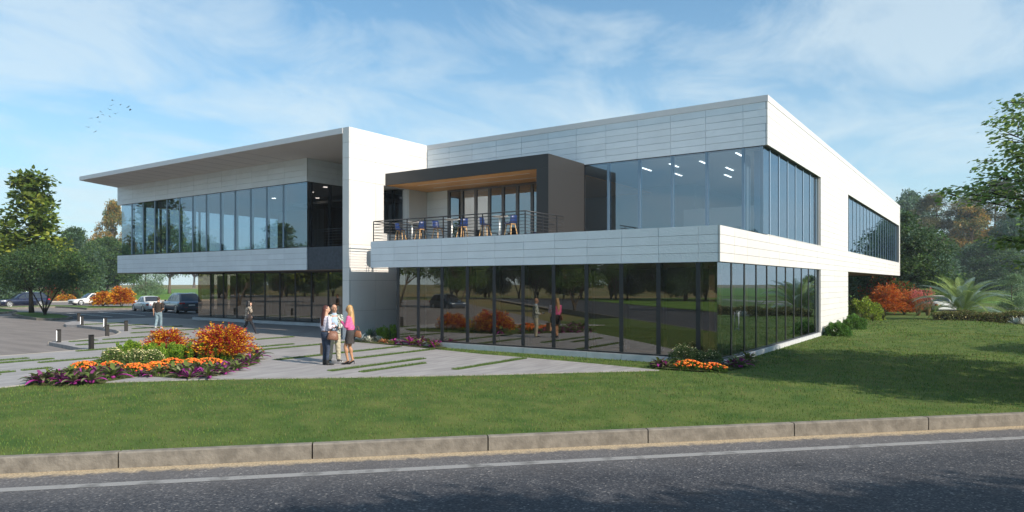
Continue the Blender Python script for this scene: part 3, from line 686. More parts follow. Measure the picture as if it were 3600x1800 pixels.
# ================================================================== GRASS (stuff)
rs = np.random.RandomState(3)
PLn = [(p[0], p[1]) for p in PL]
def blades(name, P, H, Wd, mats, mi=None, lean=0.35):
    n = len(P); a = rs.uniform(0, 2*np.pi, n); ln_ = rs.uniform(0, lean, n)*H
    la = rs.uniform(0, 2*np.pi, n)
    dx, dy = np.cos(a)*Wd/2, np.sin(a)*Wd/2
    z0 = P[:, 2] - 0.01
    V = np.empty((n*3, 3))
    V[0::3] = np.c_[P[:, 0]-dx, P[:, 1]-dy, z0]; V[1::3] = np.c_[P[:, 0]+dx, P[:, 1]+dy, z0]
    V[2::3] = np.c_[P[:, 0]+np.cos(la)*ln_, P[:, 1]+np.sin(la)*ln_, z0+H]
    F = np.arange(n*3).reshape(-1, 3)
    o = npmesh(name, V, F, mats, mi=mi); return o
pts = []
def hfun(x, y): return lawn_h(x, y)
def scatter(x0, x1, y0, y1, dens, keep):
    n = int((x1-x0)*(y1-y0)*dens); X = rs.uniform(x0, x1, n); Y = rs.uniform(y0, y1, n)
    return [(x, y) for x, y in zip(X, Y) if keep(x, y)]
def plaza_in(x, y): return inpoly(x, y, PLn)
def keep(x, y, lim0, lim1):
    dx, dy = x-CX, y-CY; d = dx*FW[0]+dy*FW[1]
    if not (lim0 < d < lim1): return False
    r = (dx*RT[0]+dy*RT[1])/d
    if abs(r) > 0.80: return False
    if (x-KO.x)*KN.x + (y-KO.y)*KN.y < 0.17: return False
    if x < 0.06 and y > -0.1: return False
    return not plaza_in(x, y)
allp = []
for d0, d1, dn, hh, ww in ((9, 15, 420, 0.05, 0.013), (15, 22, 260, 0.055, 0.018), (22, 34, 130, 0.06, 0.028), (34, 56, 45, 0.07, 0.05)):
    p = scatter(-17, 16, -19.5, 34, dn, lambda x, y: keep(x, y, d0, d1))
    if p:
        a = np.array([(x, y, lawn_h(x, y)) for x, y in p]); allp.append((a, np.full(len(a), hh), np.full(len(a), ww)))
P = np.concatenate([a[0] for a in allp]); Hh = np.concatenate([a[1] for a in allp]); Ww = np.concatenate([a[2] for a in allp])
Hh = Hh * rs.uniform(0.55, 1.3, len(P))
def vnoise(x, y, s, seed):
    r = np.random.RandomState(seed); g = r.rand(64, 64); X = (x*s) % 63; Y = (y*s) % 63
    i = X.astype(int); j = Y.astype(int); fx = X-i; fy = Y-j; fx = fx*fx*(3-2*fx); fy = fy*fy*(3-2*fy)
    return g[i, j]*(1-fx)*(1-fy)+g[i+1, j]*fx*(1-fy)+g[i, j+1]*(1-fx)*fy+g[i+1, j+1]*fx*fy
nz = vnoise(P[:, 0], P[:, 1], 1.9, 1)*0.6 + vnoise(P[:, 0], P[:, 1], 4.3, 2)*0.4
dry = ((nz > 0.64) & (rs.rand(len(P)) < 0.6)) | (rs.rand(len(P)) < 0.05); short = nz > 0.7
Hh[short] *= 0.6
g_ = blades('grass', P, Hh, Ww, [M['blade'], M['blade_dry']], mi=dry.astype(int)); tag(g_, kind='stuff')
# strips of grass let into the plaza, all running along Y
cr3 = lambda x, y: (700+x/2.5756, 900+y/2.5756)
cr1 = lambda x, y: (x/2.5756, 900+y/2.5756)
strips = [(cr3(480,757),cr3(880,735)), (cr3(480,827),cr3(870,800)), (cr3(440,860),cr3(1420,775)), (cr3(695,942),cr3(1820,822)), (cr3(1410,930),cr3(2120,845)),
          (cr3(1185,1042),cr3(2030,930)), (cr3(1465,1052),cr3(2040,970)), ((1592,1299),(1849,1260)),
          (cr1(755,622),cr1(1160,606)), (cr1(965,638),cr1(1350,622)), (cr1(1160,658),cr1(1690,640)), (cr1(1190,700),cr1(1830,662)), (cr1(630,778),cr1(880,763)), (cr1(920,757),cr1(1720,712)), (cr1(690,808),cr1(1200,775)),
          (cr1(680,862),cr1(1290,822)), (cr1(75,940),cr1(255,927)), (cr1(-120,955),cr1(60,942)), (cr1(-100,977),cr1(490,933)), (cr1(355,968),cr1(890,922)), (cr1(-150,1065),cr1(150,1050)), (cr1(190,1035),cr1(470,1015)), (cr1(-200,1090),cr1(0,1075)), (cr1(1700,760),cr1(1800,757))]
sp_ = []
mb = MB()
for a, b_ in strips:
    A_, B_ = at(*a), at(*b_); x = (A_[0]+B_[0])/2; y0, y1 = A_[1], B_[1]
    mb.add([(x-0.13, y0, 0.003), (x+0.13, y0, 0.003), (x+0.13, y1, 0.003), (x-0.13, y1, 0.003)], [(0, 1, 2, 3)])
    n = int((y1-y0)*950)
    for i in range(n):
        yy = rs.uniform(y0-0.02, y1+0.02); wv = 0.11*(0.6+0.6*abs(math.sin(yy*2.3+x)))
        sp_.append((x + rs.uniform(-wv, wv), yy, 0.0))
o = mb.build('strip_soil', M['grass_ground']); tag(o, kind='structure')
sp_ = np.array(sp_); d_ = (sp_[:, 0]-CX)*FW[0]+(sp_[:, 1]-CY)*FW[1]
sp_ = sp_; o = blades('grass_strips', sp_, rs.uniform(0.025, 0.075, len(sp_)), np.clip(0.014*d_/20, 0.012, 0.04), M['strip'], lean=0.5); tag(o, kind='stuff')

# ================================================================== PLANTS
def leafverts(P, size, asp=0.55, up=None, two=False, dirs=None, fold=0.15, rr=None):
    rr = rr or rs
    n = len(P)
    d = rr.normal(size=(n, 3))
    if dirs is not None: d = d*0.6 + dirs*1.4
    d /= np.linalg.norm(d, axis=1)[:, None]+1e-9
    q = rr.normal(size=(n, 3))
    if up is not None: q = np.cross(d, np.array([0, 0, 1.0]) + 0.55*q*(1-up))
    else: q = np.cross(d, q)
    q /= np.linalg.norm(q, axis=1)[:, None]+1e-9
    nn = np.cross(d, q)
    s = (size * rr.uniform(0.65, 1.25, n))[:, None]
    if not two:
        V = np.empty((n*4, 3)); V[0::4] = P; V[1::4] = P+d*s*0.45+q*s*asp/2; V[2::4] = P+d*s; V[3::4] = P+d*s*0.45-q*s*asp/2
        return V, np.arange(n*4).reshape(-1, 4)
    V = np.empty((n*6, 3)); w_ = s*asp/2
    V[0::6] = P; V[1::6] = P+d*s*0.22+q*w_*0.9+nn*s*fold; V[2::6] = P+d*s*0.6+q*w_*0.8+nn*s*fold; V[3::6] = P+d*s
    V[4::6] = P+d*s*0.6-q*w_*0.8+nn*s*fold; V[5::6] = P+d*s*0.22-q*w_*0.9+nn*s*fold
    b = np.arange(n)*6
    F = np.concatenate([np.c_[b, b+3, b+2, b+1], np.c_[b, b+5, b+4, b+3]]); return V, F
def curve(p0, p1, k=5, sag=0.0, wob=0.0):
    p0, p1 = Vector(p0), Vector(p1); L = (p1-p0).length; out = []
    off = Vector((random.uniform(-1,1), random.uniform(-1,1), random.uniform(-.4,.4)))*wob*L
    for i in range(k+1):
        t = i/k; p = p0.lerp(p1, t); p += off*math.sin(math.pi*t); p.z += sag*L*math.sin(math.pi*t); out.append(p)
    return out
def tree_proto(name, h, r, base, nclump, nleaf, lsize, lmats, bark, seed, shape='broad', crr=0.30, asp=0.6, up=None, two=False, stems=1, trunk_r=0.16, flat=0.75, keepout=0.0, droop=0.0, mixw=None):
    """returns an Empty with children trunk, crown; origin at trunk base, height h, crown radius r, crown from z=base*h"""
    random.seed(seed); rr = np.random.RandomState(seed)
    root = thing(name, None, None)
    tb = MB(); cl = []
    zc0, zc1 = base*h, h
    for i in range(nclump):
        if shape == 'cone': t = rr.rand()**0.8; z = zc0 + (zc1-zc0)*t; rad_ = r*(1-t)**0.75*(0.55+0.45*min(1, t*6))
        elif shape == 'maple': t = rr.rand()**0.9; z = zc0 + (zc1-zc0)*t; rad_ = r*(1.0-0.72*t**1.5)*(0.7+0.3*min(1, t*5))
        elif shape == 'pine': t = rr.rand(); z = zc0+(zc1-zc0)*t; rad_ = r*(0.35+0.65*math.sin(math.pi*min(1, (0.15+t*0.8)))) * (1 if t < .8 else .65)
        else:
            t = rr.rand(); z = zc0+(zc1-zc0)*t; rad_ = r*math.sqrt(max(0.02, 1-(2*t-0.85)**2 if t > .425 else 1-((0.85-2*t)*0.75)**2))
        a = rr.uniform(0, 2*math.pi); q = math.sqrt(rr.uniform(0.12, 1.0)) if shape != 'pine' else rr.uniform(0.45, 1.0)
        rad2 = rad_ * q * rr.uniform(0.8, 1.12)
        cl.append((rad2*math.cos(a), rad2*math.sin(a), z, max(0.12*r, crr*r*rr.uniform(0.6, 1.25)*(1-0.35*(z/h)))))
    cl.append((0, 0, h*0.96, crr*r*0.6))
    st = []
    for s in range(stems):
        a = 2*math.pi*s/stems + 0.5; o = 0.0 if stems == 1 else 0.22*r
        top = (o*math.cos(a)*2.2, o*math.sin(a)*2.2, h*(0.9 if stems == 1 else 0.62))
        pts_ = curve((0, 0, 0) if stems == 1 else (0.03*math.cos(a), 0.03*math.sin(a), h*0.03), top, 8, 0, 0.02)
        st.append(pts_); R0 = trunk_r*(1 if stems == 1 else 0.62)
        tb.tube(pts_, [R0*(1.35 if i == 0 else 1)*(1-0.82*i/8) for i in range(9)], 8)
    if stems > 1: tb.tube([(0, 0, -0.1), (0, 0, h*0.05), (0, 0, h*0.10)], [trunk_r*1.2, trunk_r, trunk_r*0.8], 8)
    for c in cl:
        sp_ = min(st, key=lambda s: (s[5]-Vector(c[:3])).length)
        zt = c[2] - (0.10*h + 0.35*math.hypot(c[0], c[1]) if shape != 'pine' else 0.0)
        zt = max(base*h*0.7, zt)
        k = min(range(9), key=lambda i: abs(sp_[i].z-zt)); 
        L = curve(sp_[k], c[:3], 4, 0.06 if shape != 'pine' else -0.05, 0.08)
        tb.tube(L, [trunk_r*0.32*(1-0.2*i)*(1 - 0.5*sp_[k].z/h) for i in range(5)], 5, caps=False)
    tk = tb.build('trunk', bark, root)
    wts = np.array([c[3]**2 for c in cl]); wts /= wts.sum()
    cnt = rr.multinomial(nleaf, wts)
    C = np.repeat(np.array([c[:3] for c in cl]), cnt, axis=0); Rr = np.repeat(np.array([c[3] for c in cl]), cnt)
    dd = rr.normal(size=(nleaf, 3)); dd /= np.linalg.norm(dd, axis=1)[:, None]; dd[:, 2] *= flat
    # uneven clumps: twigs that stick out
    rad3 = rr.uniform(0.25, 1.0, nleaf)**0.6 * (1+0.35*np.sin(dd[:, 0]*7+C[:, 2]*3)*np.cos(dd[:, 1]*9+C[:, 0]*2))
    P = C + dd*(Rr*rad3*1.15)[:, None]
    P[:, 2] -= droop*rr.rand(nleaf)
    dirs = dd + np.array([0, 0, -0.25])
    V, F = leafverts(P, lsize, asp, up=up, two=two, dirs=dirs, rr=rr)
    nf = len(F); nl = nleaf
    clump_id = np.repeat(np.arange(len(cl)), cnt)
    mi = None
    if len(lmats) > 1:
        w_ = mixw or [1/len(lmats)]*len(lmats)
        cm = rr.choice(len(lmats), size=len(cl), p=w_); m_ = cm[clump_id]; sw = rr.rand(nl) < 0.3; m_[sw] = rr.choice(len(lmats), size=sw.sum(), p=w_)
        mi = np.concatenate([m_, m_]) if two else m_
    npmesh('crown', V, F, lmats, parent=root, mi=mi)
    return root
used = set()
def plant(proto, loc, sx, sz, rz, label, cat='tree', group=None, name=None):
    """first call uses the prototype itself, later calls copy it"""
    o = proto if proto.name not in used else copy_tree(proto)
    used.add(proto.name)
    if not (o is proto): 
        for k in ('label', 'category', 'group'):
            if k in o: del o[k]
    o.location = loc; o.scale = (sx, sx, sz); o.rotation_euler = (0, 0, rz)
    if name: o.name = name
    return tag(o, label, cat, group)
G = {}
G['dark'] = leafmat('leaf_dark_green', (0.052, 0.100, 0.036)); G['mid'] = leafmat('leaf_mid_green', (0.085, 0.155, 0.042))
G['lite'] = leafmat('leaf_light_green', (0.14, 0.22, 0.055)); G['blue'] = leafmat('leaf_blue_green', (0.115, 0.19, 0.125))
G['gold'] = leafmat('leaf_gold', (0.34, 0.22, 0.045)); G['olive'] = leafmat('leaf_olive', (0.18, 0.18, 0.05))
G['silver'] = leafmat('leaf_silver_green', (0.20, 0.30, 0.16)); G['pine'] = leafmat('pine_needles', (0.17, 0.15, 0.05), tr=0.15)
G['pine2'] = leafmat('pine_needles_dark', (0.060, 0.070, 0.028), tr=0.15)
G['maple'] = leafmat('maple_leaf', (0.13, 0.19, 0.03), tr=0.5); G['maple2'] = leafmat('maple_leaf_light', (0.30, 0.36, 0.06), tr=0.5)
G['bright'] = leafmat('leaf_bright_green', (0.20, 0.36, 0.05), tr=0.45)
BK, BD = M['bark'], M['bark_dark']
T = {}
T['broad'] = tree_proto('broadleaf_tree', 10, 4.2, 0.10, 130, 34000, 0.27, [G['dark'], G['mid'], G['blue']], BD, 11, mixw=[.4,.35,.25])
T['broad2'] = tree_proto('broadleaf_tree', 10, 4.2, 0.22, 110, 30000, 0.28, [G['mid'], G['dark'], G['lite']], BD, 12, stems=3, mixw=[.55,.3,.15])
T['blue'] = tree_proto('broadleaf_tree', 10, 4.0, 0.15, 110, 28000, 0.27, [G['blue'], G['mid']], BD, 13, mixw=[.7,.3])
T['gold'] = tree_proto('golden_tree', 10, 3.6, 0.12, 100, 24000, 0.26, [G['gold'], G['olive'], G['mid']], BK, 14, crr=0.26, mixw=[.5,.35,.15])
T['silver'] = tree_proto('silver_leaved_tree', 10, 4.4, 0.12, 60, 12000, 0.26, [G['silver'], G['mid']], BK, 15, mixw=[.8,.2], droop=0.7)
T['pine'] = tree_proto('pine_tree', 14, 4.2, 0.38, 64, 36000, 0.36, [G['pine'], G['pine2']], BD, 16, shape='pine', crr=0.34, asp=0.16, flat=0.42, trunk_r=0.22)
T['maple'] = tree_proto('maple_tree', 12, 3.1, 0.30, 70, 4600, 0.40, [G['maple'], G['maple2']], BD, 17, shape='maple', crr=0.33, asp=0.95, up=0.6, two=True, mixw=[.72,.28])
T['small'] = tree_proto('small_tree', 5.6, 3.6, 0.43, 60, 13000, 0.17, [G['dark'], G['mid']], BD, 18, stems=4, crr=0.27, trunk_r=0.11, mixw=[.75,.25])
T['lot'] = tree_proto('parking_lot_tree', 9, 3.8, 0.36, 55, 9000, 0.26, [G['mid'], G['lite']], BK, 19, stems=3, trunk_r=0.2, mixw=[.6,.4])
def ptree(kind, px, py, top, hw, label, cat='tree', gz=-0.15, rz=None, nh=10, nr=4.2, group=None):
    x, y, z = at(px, py, gz); d = depth(x, y)
    H = CZ + (HOR-top)*d/FPX - gz; R_ = hw*d/FPX
    return plant(T[kind], (x, y, z), R_/nr, H/nh, rz if rz is not None else random.uniform(0, 6.28), label, cat, group)
# left of the picture
ptree('maple', 111, 1099.6, 605, 128, 'tall upright maple with big yellow green leaves on the kerbed parking island', nh=12, nr=3.1, gz=0)
ptree('small', 158, 1106.6, 868, 150, 'low dark multi stemmed tree spreading over the kerbed parking island', nh=5.6, nr=3.6, gz=0)
ptree('broad2', 369, 1042, 845, 112, 'wide green tree with forked trunk on the far lawn behind the red gold shrubs')
ptree('broad', 262, 1050, 812, 100, 'hazy grey green tree behind the white coupe', nr=4.2)
ptree('blue', 236, 1046, 850, 70, 'grey green tree with pale pinkish trunk behind the front of the white coupe', nr=4.0)
ptree('gold', 400, 1032, 722, 66, 'golden brown autumn tree beside the left end of the upper glass', nr=3.6)
ptree('silver', 511.6, 1037, 880, 62, 'silvery light green tree on the far lawn behind the pale car', nr=4.4)
ptree('broad', -60, 1068, 800, 110, 'dense green tree at the left edge of the photo behind the dark estate car')
ptree('broad2', 60, 1052, 850, 90, 'green tree on the far lawn right behind the roof of the dark estate car')
ptree('blue', 330, 1020, 868, 50, 'small hazy tree between the forked tree and the white coupe far behind', nr=4.0)
# big old trees far out, seen under the overhang
T['old'] = tree_proto('old_oak_tree', 14, 8.5, 0.36, 70, 12000, 0.5, [G['silver'], G['olive'], G['blue']], M['bark'], 21, trunk_r=0.5, crr=0.22, mixw=[.3,.3,.4])
ptree('old', 595.6, 1032, 800, 80, 'thick trunked old tree on the far lawn behind the blue grey car', nh=14, nr=8.5)
ptree('old', 682, 1011, 860, 70, 'very wide hazy tree far out, just left of the ground floor glass', nh=14, nr=8.5)
ptree('old', 470, 1010, 880, 60, 'hazy tree far out on the dry field behind the silvery tree', nh=14, nr=8.5)
# right of the picture
ptree('broad', 3165, 1088, 760, 150, 'large dense dark green tree right beside the far end of the building', gz=0)
ptree('blue', 3205, 1034, 680, 110, 'tall pale blue green tree rising behind the end of the roof', gz=-.3, nr=4.0)
ptree('broad2', 3330, 1040, 860, 85, 'dark green tree behind the white car on the right', gz=0)
ptree('pine', 3292, 1034, 680, 105, 'flat topped pine to the left of the golden tree on the right', gz=0, nh=14, nr=4.2)
ptree('gold', 3420, 1036, 740, 105, 'olive gold leaved tree standing between the two pines', gz=0, nr=3.6)
ptree('pine', 3500, 1034, 630, 120, 'taller dark pine to the right of the golden tree', gz=0, nh=14, nr=4.2)
ptree('broad', 3470, 1042, 850, 120, 'dark green tree behind the big cycad', gz=0)
ptree('blue', 3570, 1040, 745, 85, 'blue green tree at the right edge behind the cycad', gz=0, nr=4.0)
ptree('silver', 3560, 1094, 965, 70, 'small yellow green tree at the right edge beside the road', gz=0, nr=4.4)
ptree('blue', 2990, 1036, 830, 90, 'hazy tree behind the cantilevered end of the building', gz=0, nr=4.0)
ptree('pine', 3390, 1028, 730, 60, 'distant pine seen between the taller pines', gz=0, nh=14, nr=4.2)
ptree('broad', 3290, 1036, 850, 110, 'dark green tree rising behind the white car and the pink plumes')
ptree('broad', 3390, 1040, 905, 90, 'lower dark green tree directly behind the cycad')
ptree('silver', 3250, 1030, 800, 80, 'pale tree behind the dark green ones on the right', nr=4.4)
# columnar thujas in the shade under the cantilever
T['thuja'] = tree_proto('thuja', 4, 0.7, 0.03, 60, 5000, 0.12, [G['olive'], G['mid']], BD, 22, shape='cone', crr=0.42, trunk_r=0.05, mixw=[.5,.5])
for i, (px, w_) in enumerate([(2995, 'leftmost'), (3020, 'second from the left'), (3048, 'third from the left'), (3075, 'rightmost')]):
    x, y, z = at(px, 1078, 0); plant(T['thuja'], (x-0.3, y-3, 0), 1.5, 0.86, i, 'dark columnar thuja under the cantilever, %s of the row of four' % w_, 'thuja', 'thujas under the cantilever')
# trees across the road and the parking, behind the camera's left: seen only as reflections in the front glass
ri = 0
for i in range(44):
    x = -84 + i*3.3 + random.uniform(-1.5, 1.5); y = -88 - (i % 3)*3.5 + random.uniform(-2, 2) - (0 if x < 0 else 0)
    k = ['lot', 'broad2', 'lot', 'broad'][i % 4]
    hgt = random.uniform(10.0, 12.5)
    nh, nr = {'lot': (9, 3.8), 'broad2': (10, 4.2), 'broad': (10, 4.2)}[k]
    plant(T[k], (x, y, -0.36), random.uniform(3.3, 4.4)/nr, hgt/nh, random.uniform(0, 6), 'green tree in the belt of trees across the road, mirrored in the front glass', 'tree', 'tree belt across the road')
for i in range(20):
    y = -78 + i*4.2 + random.uniform(-1.2, 1.2); x = -104 + random.uniform(-4, 4); k = ['broad2', 'lot', 'broad'][i % 3]; nh, nr = {'lot': (9, 3.8), 'broad2': (10, 4.2), 'broad': (10, 4.2)}[k]
    plant(T[k], (x, y, -0.2), 4.2/nr, random.uniform(8.5, 11)/nh, random.uniform(0, 6), 'green tree west of the parking, mirrored in the set back ground floor glass', 'tree', 'trees west of the parking')
for x, y, h_, l in [(-30, -44, 7.0, 'young tree on a parking island mirrored in the middle of the ground floor glass'), (-41, -38, 6.6, 'young tree mirrored at the left end of the long ground floor glass'),
                    (-16, -50, 6.8, 'young tree mirrored near the right part of the long ground floor glass'), (-66, -16, 7.6, 'tree mirrored at the left of the set back ground floor glass'),
                    (-52, -22, 7.4, 'tree mirrored at the right of the set back ground floor glass')]:
    plant(T['lot'], (x, y, -0.36), h_/9, h_/9, x, l)
plant(T['maple'], (-84, -22, -0.36), 1.35, 1.25, 2.0, 'big dark maple mirrored at the left end of the upper glass')
plant(T['maple'], (-70, -30, -0.36), 1.1, 0.88, 4.0, 'lower maple mirrored beside the big maple in the upper glass')
plant(T['lot'], (-48, -36, -0.36), 0.9, 1.16, 1.0, 'slender tree mirrored at the right of the upper left glass')
plant(T['lot'], (-54, -36, -0.36), 0.8, 1.02, 3.0, 'slender lower tree mirrored in the upper left glass')

# near tree that reaches into the picture from the right: real leaf shapes
def near_tree():
    random.seed(5); rr = np.random.RandomState(5)
    root = thing('linden_tree', 'leafy tree reaching in from the right edge with heart shaped leaves', 'tree', (10.5, 2.8, -0.1)); root.scale = (1.14, 1.14, 0.95)
    tb = MB(); tb.tube([(0,0,0),(0.1,0,2.0),(0.0,0.1,4),(0.2,0,5.4),(0.1,0.1,6.8),(0.1,0.1,7.7)], [0.24,0.19,0.15,0.11,0.06,0.02], 10)
    tips = []
    for i in range(84):
        z0 = 2.3 + 4.9*(i/84); a = i*2.399 + random.uniform(-.3, .3)
        L = (3.75*(1-((z0-4.3)/4.6)**2*0.8)) * random.uniform(0.75, 1.1)
        e = Vector((math.cos(a)*L, math.sin(a)*L, z0 + L*random.uniform(0.12, 0.5)))
        c = curve((0.08, 0.05, z0), e, 6, 0.05, 0.06); tb.tube(c, [0.05*(1-0.14*k) for k in range(7)], 6, caps=False)
        for k in range(2, 7):
            for s in (-1, 1, 0.3):
                d = (c[k]-c[k-1]).normalized(); sd_ = d.cross(Vector((0, 0, 1))).normalized()*s
                e2 = c[k] + (d*0.8 + sd_*0.8 + Vector((0, 0, random.uniform(-.1, .35)))).normalized()*random.uniform(0.5, 1.1)*(1-0.06*k)
                c2 = curve(c[k], e2, 4, 0.04, 0.08); tb.tube(c2, [0.013, 0.011, 0.009, 0.006, 0.004], 4, caps=False)
                for q in range(1, 5):
                    for _ in range(6): tips.append(c2[q] + Vector((random.uniform(-.20, .20), random.uniform(-.20, .20), random.uniform(-.24, .10))))
    tb.build('trunk', BD, root)
    P = np.array([tuple(t) for t in tips]); dirs = np.c_[P[:, 0]*0.25, P[:, 1]*0.25, np.full(len(P), -0.55)]
    V, F = leafverts(P, 0.115, 0.85, up=0.45, two=True, dirs=dirs, fold=0.07, rr=rr)
    nl = len(P); m_ = (rr.rand(nl) < 0.22).astype(int)
    npmesh('crown', V, F, [leafmat('linden_leaf', (0.17, 0.27, 0.08), tr=0.55), leafmat('linden_leaf_light', (0.34, 0.46, 0.12), tr=0.55)], parent=root, mi=np.concatenate([m_, m_]))
    return root
near_tree()
# more trees off to the right, out of the picture: they throw the long shadows over lawn and road
T['shade'] = T['broad2']
for x, y, h_, r_ in [(11.2, -0.6, 7.6, 2.1), (15.5, 11, 5.8, 2.6), (17.0, 18, 6.0, 2.6), (20, 8, 6.2, 2.6), (19.5, 25, 6.2, 2.8), (17.5, -14.5, 10, 3.8), (13.2, -15.8, 8.5, 3.0), (21.5, -11.0, 10, 3.6)]:
    plant(T['broad2'], (x, y, -0.2), r_/4.2, h_/10, x, 'roadside tree beyond the right edge whose shadow falls across lawn and road', 'tree', 'roadside trees beyond the right edge')

# ------------------------------------------------------------------ shrubs and flowers
def shrub(name, label, cat, loc, rx, ry, h, n, ls, mats, mixw=None, asp=0.45, seed=1, up=None, kind='dome', two=False, group=None, flowers=None, stems=12, rz=0, parts=True):
    random.seed(seed); rr = np.random.RandomState(seed)
    root = thing(name, label, cat, loc, rz, group)
    tb = MB()
    for i in range(stems):
        a = random.uniform(0, 6.28); q = random.uniform(0.15, 0.8)
        tb.tube(curve((0.04*math.cos(a), 0.04*math.sin(a), 0), (rx*q*math.cos(a), ry*q*math.sin(a), h*random.uniform(0.5, 0.85)), 3, 0.05, 0.05), [0.018, 0.014, 0.009, 0.004], 4, caps=False)
    tb.build('stems', BD, root)
    if kind == 'arch':            # arching feathery sprays
        P = []; D = []; ns = int(n/26)
        for i in range(ns):
            a = rr.uniform(0, 2*np.pi); el = rr.uniform(0.25, 1.35); L = rr.uniform(0.75, 1.15)
            hx = rx*math.cos(el)*L*1.1; hz = h*math.sin(el)*L*1.0; t0 = rr.uniform(0.25, 0.6)
            for k in range(26):
                t = t0+(1.0-t0)*k/25; x = hx*t; z = hz*(1-max(0.0, 1-t)**1.8) - 0.18*h*max(0, t-0.75)*3*math.cos(el)
                P.append((x*math.cos(a)+rr.normal()*0.03, x*math.sin(a)*ry/rx+rr.normal()*0.03, max(0.03, z+rr.normal()*0.025))); D.append((math.cos(a), math.sin(a), 0.25))
        P = np.array(P); D = np.array(D)
    elif kind == 'plume':         # upright plumes
        P = []; D = []; npl = max(5, int(n/260))
        for i in range(npl):
            a = rr.uniform(0, 2*np.pi); q = math.sqrt(rr.rand()); bx, by = rx*q*math.cos(a), ry*q*math.sin(a); hh = h*(1.05-0.45*q*q)*rr.uniform(0.75, 1.1)
            lx, ly = 0.28*h*q*math.cos(a), 0.28*h*q*math.sin(a)
            for k in range(int(n/npl)):
                t = rr.rand()**0.8; w_ = 0.16*min(rx, ry)*(1.15-t)+0.02; b = rr.uniform(0, 6.28); o_ = w_*rr.uniform(0.5, 1)
                P.append((bx*.85+lx*t+o_*math.cos(b), by*.85+ly*t+o_*math.sin(b), hh*t)); D.append((math.cos(b)*0.7, math.sin(b)*0.7, 1.0))
        P = np.array(P); D = np.array(D)
    else:
        d = rr.normal(size=(n, 3)); d /= np.linalg.norm(d, axis=1)[:, None]; d[:, 2] = np.abs(d[:, 2])*1.0-0.12
        lump = 1 + 0.13*np.sin(d[:, 0]*6+seed)*np.cos(d[:, 1]*7+seed*2) + 0.10*np.sin(d[:, 2]*9+d[:, 0]*11)
        q = rr.uniform(0.45, 1, n)**0.45
        P = np.c_[d[:, 0]*rx, d[:, 1]*ry, d[:, 2]*h]*(q*lump)[:, None]; P[:, 2] = np.maximum(P[:, 2]+0.08*h, 0.01); D = d
    V, F = leafverts(P, ls, asp, up=up, two=two, dirs=D, rr=rr)
    m_ = rr.choice(len(mats), size=len(P), p=mixw) if len(mats) > 1 else np.zeros(len(P), int)
    if kind == 'arch':
        tip = (np.arange(len(P)) % 26 >= 20) & (rr.rand(len(P)) < 0.40); m_[tip] = 1
    npmesh('foliage', V, F, mats, parent=root, mi=np.concatenate([m_, m_]) if two else m_)
    if flowers:
        fm, fn, fs, style = flowers; fb = MB()
        for i in range(fn):
            a = rr.uniform(0, 2*np.pi); q = math.sqrt(rr.rand()); x, y = rx*q*math.cos(a), ry*q*math.sin(a)
            z = h*math.sqrt(max(0.02, 1-q*q*0.92))*rr.uniform(0.92, 1.08)+0.05*h
            s = fs*rr.uniform(0.7, 1.2)
            if style == 'daisy': fb.lathe([(0.0, s*0.30), (s*0.28, s*0.42), (s*0.5, s*0.30), (s*0.42, s*0.05), (0.02*s, -s*0.3)], (x, y, z), 9)
            else:
                tx, ty = rr.normal(size=2)*0.4
                fb.add([(x-s/2, y, z-tx*s/2), (x, y-s/2, z-ty*s/2), (x+s/2, y, z+tx*s/2), (x, y+s/2, z+ty*s/2)], [(0, 1, 2, 3)])
        fb.build('flowers', fm, root)
    return root
C_ = {}
C_['red'] = leafmat('leaf_crimson', (0.36, 0.010, 0.012)); C_['yel'] = leafmat('leaf_yellow', (0.85, 0.48, 0.02)); C_['org'] = leafmat('leaf_orange', (0.60, 0.15, 0.015))
C_['rust'] = leafmat('leaf_rust', (0.46, 0.17, 0.03)); C_['lime'] = leafmat('leaf_lime', (0.34, 0.50, 0.05)); C_['lime2'] = leafmat('leaf_lime_dark', (0.12, 0.24, 0.03))
C_['ggrn'] = leafmat('leaf_grey_green', (0.17, 0.23, 0.085)); C_['fern'] = leafmat('leaf_fern', (0.17, 0.31, 0.04))
C_['cream'] = mat('cream_petals', (0.80, 0.70, 0.36), 0.7, island=0.1); C_['orange'] = mat('orange_petals', (0.80, 0.20, 0.015), 0.7, island=0.35)
C_['pink'] = leafmat('pink_plume', (0.62, 0.20, 0.17)); C_['green'] = leafmat('leaf_box_green', (0.11, 0.24, 0.045))
